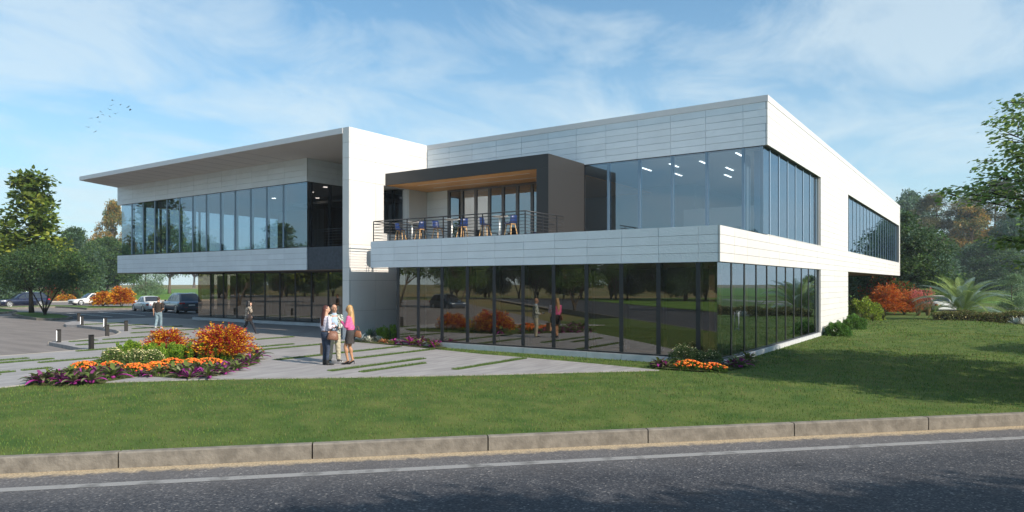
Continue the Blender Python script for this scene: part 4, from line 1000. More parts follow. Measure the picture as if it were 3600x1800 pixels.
def prosette(name, nl, L, W, e0, e1, droop, mats, seed, mixw=None, seg=5, cup=0.25):
    """rosette of strap leaves; e0..e1 elevation of inner..outer leaves"""
    rr = np.random.RandomState(seed); V = []; F = []; mi = []
    for i in range(nl):
        t = i/nl; a = i*2.39996 + rr.uniform(-.25, .25); el = e1 + (e0-e1)*t + rr.uniform(-.1, .1); l = L*rr.uniform(0.75, 1.1)*(0.75+0.25*(1-t))
        ca, sa = math.cos(a), math.sin(a); b = len(V); x = z = 0.0; e = el; m_ = rr.choice(len(mats), p=mixw)
        for k in range(seg+1):
            u = k/seg; wd = W*(0.55+1.2*u)*(1-u)**0.75*1.25 if u < 1 else 0.0; wd = max(wd, 0.002)
            cx, cy = x*ca, x*sa; zz_ = z + 0.01
            V += [(cx - sa*wd/2, cy + ca*wd/2, zz_+cup*wd), (cx, cy, zz_), (cx + sa*wd/2, cy - ca*wd/2, zz_+cup*wd)]
            x += math.cos(e)*l/seg; z += math.sin(e)*l/seg; e -= droop/seg
        for k in range(seg):
            q = b+3*k; F += [(q, q+1, q+4, q+3), (q+1, q+2, q+5, q+4)]; mi += [m_, m_]
    root = thing(name, None, None)
    V = np.array(V, float); V[:, 2] = np.maximum(V[:, 2], 0.004)
    npmesh('leaves', V, np.array(F), mats, parent=root, smooth=True, mi=np.array(mi))
    mb = MB(); mb.lathe([(W*0.5, 0), (W*0.6, L*0.10), (W*0.2, L*0.2)], (0, 0, 0), 8); mb.build('stem', mats[-1], root)
    return root
BP = leafmat('bromeliad_purple', (0.17, 0.035, 0.13), tr=0.25); BM = leafmat('bromeliad_magenta', (0.42, 0.05, 0.28), tr=0.3)
BG = leafmat('bromeliad_green', (0.13, 0.19, 0.045), tr=0.3); BO = leafmat('bromeliad_olive', (0.20, 0.20, 0.10), tr=0.25); BY = leafmat('bromeliad_yellow_green', (0.45, 0.48, 0.05), tr=0.3)
R_ = {}
R_['a'] = prosette('bromeliad', 20, 0.34, 0.075, 1.45, 0.35, 0.9, [BP, BM, BG, BO], 31, [.26,.12,.34,.28])
R_['b'] = prosette('bromeliad', 16, 0.40, 0.085, 1.45, 0.45, 1.2, [BP, BG, BO, BM], 32, [.25,.35,.30,.10])
R_['c'] = prosette('bromeliad', 22, 0.30, 0.07, 1.4, 0.3, 0.7, [BM, BP, BG], 33, [.22,.38,.40])
R_['d'] = prosette('bromeliad', 18, 0.36, 0.085, 1.45, 0.5, 0.9, [BM, BY, BG, BP], 34, [.35,.30,.20,.15])
def brom(k, px, py, s, label, group, gz=0.0):
    x, y, z = at(px, py, gz); o = plant(R_[k], (x, y, gz if gz else lawn_h(x, y)+0.03 if not plaza_in(x, y) else 0.05), s*1.3, s*1.35, random.uniform(0, 6), label, 'bromeliad', group)
    return o
# bed soil: the wedge of planting between lawn and paving
bed = [pz(100,1350,0), pz(230,1354,0), pz(380,1341,0), pz(500,1322,0), pz(640,1331,0), pz(760,1322,0), pz(850,1297,0), pz(909,1277,0), pz(915,1268,0), pz(905,1262,0),
       pz(850,1245,0), pz(700,1225,0), pz(560,1225,0), pz(400,1248,0), pz(250,1290,0), pz(150,1325,0)]
poly('planting_bed', bed, 0.012, M['mulch'], thick=0.03)
a1 = np.array([(x, y, 0.012) for x, y in scatter(-24, -8, -15, -3, 420, lambda x, y: inpoly(x, y, bed))])
o = blades('bed_grass', a1, rs.uniform(0.03, 0.08, len(a1)), np.full(len(a1), 0.018), M['blade']); tag(o, kind='stuff')
poly('planting_bed', [pz(2295,1292,0), pz(2350,1298,0), pz(2480,1306,0), pz(2570,1300,0), pz(2640,1285,0), pz(2665,1268,0), pz(2640,1262,0), pz(2560,1266,0), (-0.1, -0.12), (-2.2, -0.12)], 0.014, M['mulch'])
poly('planting_bed', [pz(1240,1202,0), pz(1370,1213,0), pz(1550,1227,0), pz(1590,1215,0), (-10.9, -0.1), (-13.4, -0.1), (-13.4, 1.6), (-16.4, 1.6), (-16.4, 0.3)], 0.011, M['mulch'])
# red and yellow barberries
x, y, z = at(780, 1262); shrub('barberry_shrub', 'large red and yellow leaved shrub with arching sprays in the middle flower bed', 'shrub', (x, y, 0.01), 1.22, 0.95, 1.08, 12500, 0.088, [C_['red'], C_['yel'], C_['org']], [.68,.22,.10], seed=41, kind='arch', asp=0.34)
x, y, z = at(585, 1247); shrub('barberry_shrub', 'smaller red and yellow leaved shrub left of the large one in the flower bed', 'shrub', (x, y, 0.01), 1.05, 0.7, 0.84, 7500, 0.085, [C_['red'], C_['yel'], C_['org']], [.68,.22,.10], seed=42, kind='arch', asp=0.34)
jl = ['leftmost', 'second from the left', 'middle', 'second from the right', 'rightmost']
for i, (px, h_) in enumerate([(452, 0.42), (545, 0.42), (625, 0.44), (692, 0.52), (762, 0.46)]):
    x, y, z = at(px, 1266 if i > 0 else 1258); shrub('juniper_shrub', 'feathery lime green shrub in the flower bed, %s of five' % jl[i], 'shrub', (x, y, 0.01), 0.46, 0.36, h_*1.3, 4600, 0.065, [C_['lime'], C_['lime2'], C_['fern']], [.4,.25,.35], seed=43+i, kind='plume', group='lime green shrubs in the flower bed', asp=0.35)
for i, (px, r0, lab) in enumerate([(398, 0.44, 'left half of the cream flowered bush in the flower bed'), (478, 0.46, 'cream flowered bush in the middle of its row of three'), (535, 0.34, 'smallest cream flowered bush, next to the orange flowers')]):
    x, y, z = at(px, 1281); shrub('cream_flowered_bush', ['cream flowered grey green bush at the left of the flower bed, biggest leafy dome', 'cream flowered grey green bush between two others in the flower bed', 'smallest cream flowered bush, beside the lime green shrubs'][i], 'bush', (x, y, 0.01), r0, 0.36, 0.47-0.03*i, 4200, 0.055, [C_['ggrn'], C_['fern']], [.75,.25], seed=50+i, flowers=(C_['cream'], 230, 0.042, 'flat'), group='cream flowered bushes')
mlab = ['orange flower clump at the left tip of the flower bed', 'orange flower clump in the middle front of the flower bed', 'orange flower clump below the smaller red shrub', 'orange flower clump below the large red shrub', 'small orange flower clump below the cream flowered bushes', 'small orange flower clump right of the middle front one', 'small orange flower clump between those below the two red shrubs']
for i, (px, py, rx) in enumerate([(302, 1303, 0.56), (482, 1311, 0.52), (605, 1291, 0.44), (738, 1289, 0.50), (392, 1302, 0.34), (548, 1304, 0.34), (672, 1292, 0.34)]):
    x, y, z = at(px, py); shrub('marigold_clump', mlab[i], 'flowers', (x, y, 0.01), rx*1.25, 0.30, 0.22, 1800, 0.06, [C_['fern'], G['mid']], [.5,.5], seed=60+i, flowers=(C_['orange'], 130, 0.068, 'daisy'), group='orange flower clumps')
bro = [(122,1347,.9),(178,1343,1.0),(222,1348,1.15),(262,1350,1.0),(298,1336,1.15),(322,1346,1.1),(342,1322,1.1),(398,1330,1.15),(372,1312,.8),(330,1306,.75),(425,1318,.8),(455,1302,.7),(395,1296,.65),(560,1316,.85),(583,1302,.8),(608,1314,1.0),
       (632,1326,.95),(655,1315,1.1),(682,1322,1.0),(700,1306,1.0),(722,1323,.95),(745,1313,1.05),(772,1308,1.1),(792,1316,.85),(812,1298,1.0),(835,1302,.85),(845,1288,1.0),(868,1285,.95),(888,1274,1.0),(903,1262,1.2),(640,1300,.8),(670,1300,.8),(200,1330,.9),(250,1322,.9),(500,1322,.75),(530,1324,.7),(555,1300,.8),(145,1346,1.1),(285,1345,.9),(360,1318,.95),(440,1306,.8),(412,1306,.85),(665,1330,.8),(735,1330,.8)]
for i, (px, py, s) in enumerate(bro):
    brom('abcb'[i % 4], px, py, s, 'purple and green rosette plant along the front edge of the flower bed', 'purple rosette plants in the flower bed', 0.01)
# corner bed
for i, (px, py, s) in enumerate([(2318,1290,1.0),(2345,1292,.9),(2572,1288,1.0),(2604,1292,1.1),(2630,1276,1.2),(2590,1276,.8)]):
    brom('bacb'[i % 4], px, py, s, 'purple rosette plant at the foot of the glass corner', 'purple rosette plants at the glass corner')
x, y, z = at(2408, 1282); shrub('cream_flowered_bush', 'taller cream flowered bush at the glass corner, left one', 'bush', (x, y, -0.02), 0.52, 0.40, 0.62, 3800, 0.055, [C_['ggrn'], G['mid']], [.6,.4], seed=70, flowers=(C_['cream'], 150, 0.035, 'flat'), group='cream flowered bushes at the glass corner')
x, y, z = at(2495, 1284); shrub('cream_flowered_bush', 'lower cream flowered bush at the glass corner, right one', 'bush', (x, y, -0.02), 0.44, 0.36, 0.46, 3000, 0.055, [C_['ggrn'], G['mid']], [.6,.4], seed=71, flowers=(C_['cream'], 110, 0.035, 'flat'), group='cream flowered bushes at the glass corner')
x, y, z = at(2422, 1298); shrub('marigold_clump', 'left half of the orange flower row at the glass corner', 'flowers', (x, y, 0), 0.46, 0.22, 0.24, 1200, 0.06, [C_['fern'], G['mid']], [.5,.5], seed=72, flowers=(C_['orange'], 80, 0.075, 'daisy'), group='orange flowers at the glass corner')
x, y, z = at(2505, 1303); shrub('marigold_clump', 'right half of the orange flower row at the glass corner', 'flowers', (x, y, 0), 0.44, 0.20, 0.19, 1200, 0.06, [C_['fern'], G['mid']], [.5,.5], seed=73, flowers=(C_['orange'], 70, 0.075, 'daisy'), group='orange flowers at the glass corner')
# bed at the foot of the pylon
AG1 = leafmat('agave_blue', (0.34, 0.40, 0.40), tr=0.1); AG2 = leafmat('agave_green', (0.33, 0.44, 0.28), tr=0.1); AG3 = leafmat('agave_white', (0.68, 0.68, 0.58), tr=0.1); AG4 = leafmat('aloe_orange', (0.62, 0.30, 0.13), tr=0.2)
for (nm, px, py, sc, m_, nl, L, W, e0, e1, dr, lab) in [
    ('agave', 1268, 1201, 1, AG1, 34, 0.46, 0.10, 1.5, 0.15, -0.15, 'blue grey agave at the foot of the white pylon wall'),
    ('agave', 1300, 1188, 1, AG2, 28, 0.62, 0.12, 1.5, 0.2, -0.1, 'large pale green agave behind the blue grey one'),
    ('yucca', 1297, 1203, 1, AG3, 44, 0.36, 0.035, 1.5, 0.1, 0.1, 'white striped spiky yucca, left of two'),
    ('yucca', 1332, 1201, 1, AG3, 40, 0.34, 0.035, 1.5, 0.1, 0.1, 'white striped spiky yucca, right of two'),
    ('aloe', 1351, 1207, 1, AG4, 20, 0.36, 0.05, 1.4, 0.4, 1.0, 'orange spiky aloe beside the white yuccas'),
    ('agave', 1374, 1206, 1, AG2, 30, 0.20, 0.035, 1.5, 0.3, 0.1, 'small grey green agave between aloe and lime shrub'),
    ('cordyline', 1352, 1170, 1, BP, 16, 0.42, 0.05, 1.4, 0.7, 0.3, 'dark purple spiky cordyline behind the lime shrub')]:
    x, y, z = at(px, py); o = prosette(nm, nl, L, W, e0, e1, dr, [m_], px, None); o.location = (x, y, 0.01); tag(o, lab, nm)
for i, (px, r_) in enumerate([(1368, 0.42), (1412, 0.40)]):
    x, y, z = at(px, 1195); shrub('juniper_shrub', ['bright green feathery shrub beside the agaves, left one', 'bright green feathery shrub in front of the glass edge, right one'][i], 'shrub', (x, y, 0.0), r_*1.15, 0.42, 0.68, 5200, 0.065, [C_['lime'], C_['lime2'], C_['fern']], [.3,.3,.4], seed=80+i, kind='plume', asp=0.35, group='bright green shrubs at the pylon bed')
for i, (px, py, s) in enumerate([(1388,1212,.8),(1410,1212,.8),(1441,1214,1.1),(1470,1215,1.0),(1490,1214,.9),(1512,1219,1.1),(1527,1222,.9),(1545,1218,1.1),(1455,1211,.9)]):
    brom('dbda'[i % 4], px, py, s, 'magenta and yellow rosette plant at the left end of the glass plinth', 'magenta rosette plants by the plinth')
# right side of the building
for i, (px, py, r_, h_, lab) in enumerate([(2945, 1181, 0.62, 0.66, 'round clipped green bush in front of the tall white wall'), (3003, 1158, 0.62, 0.78, 'round green bush just behind the wall corner')]):
    x, y, z = at(px, py, -0.05); shrub('round_bush', lab, 'bush', (x, y, lawn_h(x, y)), r_, r_, h_, 6500, 0.07, [C_['green'], G['mid']], [.75,.25], seed=90+i, asp=0.6)
x, y, z = at(3040, 1122); shrub('japanese_maple', 'yellow green layered shrub behind the round bushes', 'shrub', (x, y, lawn_h(x, y)), 1.25, 1.1, 1.45, 9000, 0.11, [C_['lime'], leafmat('leaf_yellow_green', (0.42, 0.46, 0.10)), G['mid']], [.4,.35,.25], seed=92, asp=0.5)
for i, (px, py) in enumerate([(3030, 1128), (3068, 1130), (3105, 1124)]):
    x, y, z = at(px, py); o = prosette('tussock_grass', 60, 0.8, 0.02, 1.5, 1.1, 0.6, [leafmat('tussock', (0.11, 0.12, 0.04))], 93+i); o.location = (x, y, lawn_h(x, y)); tag(o, 'dark tussock of thin grass below the yellow green shrub, %s of three' % ['left', 'middle', 'right'][i], 'grass tussock', 'grass tussocks on the right')
for i, (px, py, r_, h_, lab) in enumerate([(3115, 1106, 1.5, 2.3, 'rust orange bush left of two behind the lawn'), (3178, 1104, 1.5, 1.9, 'rust orange bush right of two, beside the pink plumes')]):
    x, y, z = at(px, py); shrub('rust_bush', lab, 'bush', (x, y, lawn_h(x, y)), r_, r_, h_, 9000, 0.13, [C_['rust'], C_['org'], C_['red']], [.66,.28,.06], seed=95+i, kind='arch', asp=0.4, group='rust orange bushes')
x, y, z = at(3120, 1092); shrub('berry_shrub', 'tall green shrub with red tips behind the rust orange bushes', 'shrub', (x, y, 0), 2.4, 2.0, 3.3, 11000, 0.2, [G['mid'], G['lite'], C_['red'], C_['org']], [.5,.2,.18,.12], seed=97)
x, y, z = at(3190, 1090); shrub('berry_shrub', 'lower green shrub with red leaves left of the white car', 'shrub', (x, y, 0), 1.8, 1.6, 2.0, 7000, 0.18, [G['mid'], G['lite'], C_['red'], C_['org']], [.45,.2,.2,.15], seed=98)
# pink plume grasses
for i, px in enumerate([3228, 3262]):
    x, y, z = at(px, 1107); root = thing('plume_grass', ['clump of grass with pink plumes, left one by the white car', 'clump of grass with pink plumes, right one by the white car'][i], 'ornamental grass', (x, y, lawn_h(x, y)), 0, 'pink plume grasses')
    rr = np.random.RandomState(100+i); mb = MB(); pm = []; 
    for k in range(34):
        a = rr.uniform(0, 6.28); L = rr.uniform(0.15, 0.55); h_ = rr.uniform(0.9, 1.45)
        mb.tube([(0.1*math.cos(a), 0.1*math.sin(a), 0), (L*math.cos(a)*.5, L*math.sin(a)*.5, h_*.6), (L*math.cos(a), L*math.sin(a), h_)], [0.02, 0.012, 0.008], 4, caps=False)
        if k < 12:
            for q in range(90):
                t = rr.rand(); ang = rr.uniform(0, 6.28); rw = 0.16*(1-t)+0.02
                pm.append((L*math.cos(a)+rw*math.cos(ang), L*math.sin(a)+rw*math.sin(ang), h_+t*0.75))
    mb.build('stalks', leafmat('stalk_tan%d' % i, (0.30, 0.22, 0.09)), root)
    V, F = leafverts(np.array(pm), 0.09, 0.35, dirs=np.tile([0, 0, 0.8], (len(pm), 1)), rr=rr); npmesh('plumes', V, F, C_['pink'], parent=root)
# big cycad
def cycad():
    x, y = 5.15, 35.0; root = thing('cycad', 'big cycad palm with arching feather fronds behind the low hedge', 'palm', (x, y, lawn_h(x, y)-0.05)); root.scale = (0.90, 0.90, 1.0)
    rr = np.random.RandomState(9); mb = MB(); mb.lathe([(0.5, 0), (0.55, 0.4), (0.35, 0.7), (0.1, 0.8)], (0, 0, 0), 12); mb.build('trunk', BD, root)
    gm = [leafmat('frond_green', (0.24, 0.33, 0.10), isl=0.25), leafmat('frond_blue', (0.27, 0.37, 0.32), isl=0.2)]
    for i in range(46):
        t = i/46; a = i*2.39996; el = 0.45 + 1.05*t + rr.uniform(-.1, .1); L = rr.uniform(3.2, 4.1)*(1-0.12*t); V = []; F = []
        ca, sa = math.cos(a), math.sin(a); p = Vector((0.2*ca, 0.2*sa, 0.65)); e = el; nseg = 22; mid = []
        for k in range(nseg+1):
            mid.append(p.copy()); p = p + Vector((math.cos(e)*ca, math.cos(e)*sa, math.sin(e)))*L/nseg; e -= (1.15+0.25*(1-t))/nseg
        side = Vector((-sa, ca, 0))
        for k in range(2, nseg):
            d = (mid[k+1 if k < nseg else k]-mid[k-1]).normalized(); nrm = side.cross(d)
            lw = 0.42*math.sin(math.pi*min(1, (k/nseg)*0.86+0.12))
            for s in (-1, 1):
                for j in (0, .33, .66):
                    q = mid[k].lerp(mid[k+1], j); tip = q + (side*s*0.85 + d*0.6 + nrm*(-0.28 if nrm.z < 0 else 0.28))*lw
                    b = len(V); V += [tuple(q), tuple(q+d*0.035), tuple(tip), tuple(tip-d*0.02)]; F.append((b, b+1, b+2, b+3))
        b = len(V)
        for k in range(nseg+1): V += [tuple(mid[k]+side*0.02), tuple(mid[k]-side*0.02)]
        for k in range(nseg): F.append((b+2*k, b+2*k+1, b+2*k+3, b+2*k+2))
        npmesh('frond', np.array(V), np.array(F), gm[1 if (i % 3 == 0) else 0], parent=root)
    return root
cycad()
# low hedge, in front of the cycad
def hedge(name, label, a, b_, wd, h, n, ls, mats, mixw, seed):
    rr = np.random.RandomState(seed); root = thing(name, label, 'hedge', ((a[0]+b_[0])/2, (a[1]+b_[1])/2, 0)); L = math.dist(a[:2], b_[:2]); root.rotation_euler = (0, 0, math.atan2(b_[1]-a[1], b_[0]-a[0]))
    P = np.c_[rr.uniform(-L/2, L/2, n), rr.uniform(-wd/2, wd/2, n), rr.uniform(0.02, h, n)]
    # push to the surface
    k = rr.randint(0, 3, n); P[k == 0, 1] = np.sign(P[k == 0, 1])*wd/2*rr.uniform(0.85, 1.08, (k == 0).sum()); P[k == 1, 2] = h*rr.uniform(0.86, 1.1, (k == 1).sum())
    P[:, 2] *= 1+0.10*np.sin(P[:, 0]*2.1)+0.06*np.sin(P[:, 0]*5.3)
    V, F = leafverts(P, ls, 0.55, rr=rr); npmesh('foliage', V, F, mats, parent=root, mi=rr.choice(len(mats), size=n, p=mixw))
    mb = MB(); mb.box(-L/2+.1, -wd/3, 0.03, L/2-.1, wd/3, h*0.75); mb.build('stems', BD, root); return root
a, b_ = at(3280, 1131), at(3800, 1139); hedge('low_hedge', 'low brown green hedge with pale flowers in front of the cycad', a, b_, 0.8, 0.62, 16000, 0.09, [G['olive'], leafmat('hedge_tan', (0.20, 0.17, 0.08)), G['mid'], C_['cream']], [.5,.27,.21,.02], 110)
for i, (px, py, m_, lab) in enumerate([(3572, 1142, AG1, 'silver agave at the right edge in front of the hedge'), (3597, 1143, AG3, 'white yucca at the right edge beside the silver agave'), (3592, 1134, AG2, 'pale green agave at the right edge behind the silver one')]):
    x, y, z = at(px, py); o = prosette('agave', 30, 0.62, 0.10 if i != 1 else 0.05, 1.5, 0.2, -0.1, [m_], 120+i); o.location = (x, y, lawn_h(x, y)); tag(o, lab, 'agave')
# left: bushes on the parking island and by the far road
for i, (px, py, r_, h_, lab) in enumerate([(362, 1077, 1.35, 1.5, 'red gold bush on the kerbed strip, left and smaller of two'), (428, 1078, 1.7, 2.0, 'red gold bush on the kerbed strip, right and larger of two')]):
    x, y, z = at(px, py, 0); d = depth(x, y); shrub('barberry_bush', lab, 'bush', (x, y, 0), r_, r_*.8, h_, 9000, 0.16, [C_['org'], C_['yel'], C_['red'], C_['rust']], [.35,.2,.2,.25], seed=130+i, kind='arch', asp=0.42, group='red gold bushes on the kerbed strip')
x, y, z = at(232, 1060, -.15); shrub('yellow_hedge', 'low yellow orange bushy hedge behind the white coupe', 'hedge', (x, y, -.15), 2.2, 1.0, 1.0, 6000, 0.2, [C_['yel'], C_['org'], G['olive']], [.3,.3,.4], seed=133)
x, y, z = at(185, 1058, -.15); shrub('berry_shrub', 'green shrub with red leaves behind the dark multi stemmed tree', 'shrub', (x, y, -.15), 1.8, 1.3, 2.2, 6000, 0.24, [G['mid'], G['lite'], C_['red']], [.5,.2,.3], seed=134)
x, y, z = at(255, 1056, -.15); shrub('berry_shrub', 'green shrub with a few red leaves beside the pinkish trunk', 'shrub', (x, y, -.15), 1.8, 1.3, 2.0, 6000, 0.24, [G['mid'], G['dark'], C_['red']], [.6,.3,.1], seed=135)
for pr in list(T.values()) + list(R_.values()):
    if pr.name not in used and 'label' not in pr:
        for ch in list(pr.children): bpy.data.objects.remove(ch)
        bpy.data.objects.remove(pr)

# ================================================================== TERRACE FURNITURE
def bar_stool(label, x, y, rz):
    t = thing('bar_stool', label, 'bar stool', (x, y, 4.101), rz, 'blue bar stools on the terrace')
    # moulded shell: seat flowing up into the back (faces +x local)
    prof = [(0.20, 0.72), (0.14, 0.735), (0.0, 0.72), (-0.10, 0.715), (-0.165, 0.74), (-0.19, 0.82), (-0.205, 0.93), (-0.225, 1.04)]
    V = []; F = []; nw = 7
    for side in (0, 1):
        for i, (px, pz_) in enumerate(prof):
            hw = 0.20 if i < 5 else 0.20-0.012*(i-4)
            for k in range(nw):
                s = -1+2*k/(nw-1); cx = px + (0.045*s*s if i >= 5 else 0); cz = pz_ + (0.03*s*s if i < 5 else 0)
                V.append((cx-(0.012 if side and i >= 5 else 0), s*hw, cz-(0.014 if side and i < 5 else 0)))
    m = len(prof)*nw
    for i in range(len(prof)-1):
        for k in range(nw-1):
            a = i*nw+k; F.append((a, a+1, a+nw+1, a+nw)); F.append((m+a, m+a+nw, m+a+nw+1, m+a+1))
    rim = [i*nw for i in range(len(prof))] + [(len(prof)-1)*nw+k for k in range(1, nw)] + [i*nw+nw-1 for i in range(len(prof)-2, -1, -1)] + [k for k in range(nw-2, 0, -1)]
    for i in range(len(rim)):
        a, b_ = rim[i], rim[(i+1) % len(rim)]; F.append((a, b_, m+b_, m+a))
    npm = npmesh('seat_shell', np.array(V), np.array(F), M['blue'], parent=t, smooth=True)
    for sx in (-1, 1):
        for sy in (-1, 1):
            mb = MB(); mb.tube([(sx*0.22, sy*0.215, 0.0), (sx*0.125-0.01, sy*0.10, 0.705)], [0.017, 0.021], 8); mb.build('leg', M['wood'], t)
        mb = MB(); mb.tube([(sx*0.125-0.01, -0.12, 0.70), (sx*0.125-0.01, 0.12, 0.70)], 0.018, 8); mb.build('crossbar', M['wood'], t)
    mb = MB(); mb.tube([(0.185, -0.17, 0.26), (0.185, 0.17, 0.26)], 0.012, 8); mb.build('footrest', M['wood'], t)
    return t
stn = ['first', 'second', 'third', 'fourth', 'fifth', 'sixth']
for i, (x, rz) in enumerate([(-14.60, 0.25), (-13.45, math.pi-0.25), (-12.45, -0.15), (-11.15, math.pi-0.35), (-9.95, 0.1), (-8.72, math.pi-0.2)]):
    bar_stool('blue bar stool with pale wooden legs, %s from the white pylon wall' % stn[i], x, 1.45, rz)
def bar_table(label, x, y):
    t = thing('bar_table', label, 'bar table', (x, y, 4.101), 0, 'round white bar tables on the terrace')
    mb = MB(); mb.lathe([(0.0, 1.035), (0.34, 1.035), (0.36, 1.048), (0.34, 1.06), (0.0, 1.06)], (0, 0, 0), 24); mb.build('table_top', M['white'], t)
    mb = MB(); mb.tube([(0, 0, 0.02), (0, 0, 1.035)], 0.035, 12); mb.build('column', M['white'], t)
    mb = MB(); mb.lathe([(0.26, 0), (0.26, 0.015), (0.05, 0.03)], (0, 0, 0), 20); mb.build('base', M['white'], t)
for l, x in (('round white bar table between the first and second stool', -14.02), ('round white bar table between the third and fourth stool', -11.78), ('round white bar table between the fifth and sixth stool', -9.33)): bar_table(l, x, 1.55)
def low_table(label, x, y):
    t = thing('side_table', label, 'table', (x, y, 4.101), 0, 'low dark tables on the terrace')
    mb = MB(); mb.box(-0.4, -0.3, 0.44, 0.4, 0.3, 0.465); mb.build('table_top', M['door_frame'], t)
    for sx in (-1, 1):
        mb = MB(); mb.tube([(sx*0.3, -0.25, 0), (0, 0, 0.44)], 0.012, 6); mb.build('leg', M['mullion'], t)
        mb = MB(); mb.tube([(sx*0.3, 0.25, 0), (0, 0, 0.44)], 0.012, 6); mb.build('leg', M['mullion'], t)
low_table('low dark table near the right pillar of the terrace box', -8.9, 3.6); low_table('low dark table by the middle of the folding doors', -11.2, 3.9)
def lounge_chair(label, x, y, rz):
    t = thing('lounge_chair', label, 'chair', (x, y, 4.101), rz, 'dark lounge chairs on the terrace'); m = M['dark_frame']
    mb = MB(); mb.box(-.32, -.32, .28, .32, .32, .40); bevel(mb.build('seat', m, t), 0.04)
    mb = MB(); mb.box(-.34, -.32, .34, -.22, .32, .80); bevel(mb.build('backrest', m, t), 0.05)
    for sx in (-.26, .26):
        for sy in (-.26, .26): mb = MB(); mb.tube([(sx, sy, 0), (sx*.9, sy*.9, .3)], .014, 6); mb.build('leg', M['mullion'], t)
lounge_chair('dark lounge chair by the middle of the folding doors', -12.0, 4.1, 0.3); lounge_chair('dark lounge chair left of the low table near the pillar', -9.9, 3.8, 0.2)

# ================================================================== BOLLARD LIGHTS
M['bol'] = mat('dark_bronze_metal', (0.03, 0.028, 0.026), 0.5, metal=0.3, bump=0.1, bscale=80)
M['bol_light'] = mat('bollard_diffuser', (0.9, 0.9, 0.88), 0.5, emit=(1, 0.98, 0.94, 1.6))
bl = ['nearest bollard light, beside the paving notch left of the flower bed', 'bollard light at the left tip of the low kerbed terrace by the drive', 'farthest bollard light behind the one with the lit side', 'bollard light with lit side at the rear corner of the paving',
      'bollard light with lit side behind a dark one near the inner curve', 'dark bollard light in front of the inner curve of the drive', 'dark bollard light standing furthest right, beside the walking man']
for i, ((px, py), lit, rz) in enumerate([((321, 1228), 0, 1.9), ((206.5, 1203.6), 1, 1.45), ((276.8, 1129.8), 0, 1.4), ((288, 1143.4), 1, 1.42), ((370, 1151.6), 1, 1.45), ((377, 1181.9), 0, 1.4), ((443.4, 1164), 0, 1.4)]):
    x, y, z = at(px, py); t = thing('bollard_light', bl[i], 'bollard', (x, y, 0), rz, 'dark bollard lights on the paving'); h = 0.55
    w2, dp = 0.075, 0.055
    mb = MB(); mb.box(-w2, -dp, 0.0, w2, -dp+0.03, h); mb.box(-w2, dp-0.03, 0, w2, dp, h) ; mb.box(-w2, -dp, h-0.05, w2, dp, h+0.001) ; mb.box(-w2+0.05, -dp+0.0301, 0, w2-0.002, dp-0.0301, h-0.0505); mb.box(-w2-0.002, -dp-0.002, 0, w2+0.002, dp+0.002, 0.06)
    mb.build('post', M['bol'], t)
    mb = MB(); mb.box(-w2-0.004, -dp+0.012, 0.065, -w2+0.049, dp-0.012, h-0.052); mb.build('light_strip', M['bol_light'] if lit else M['bol'], t)

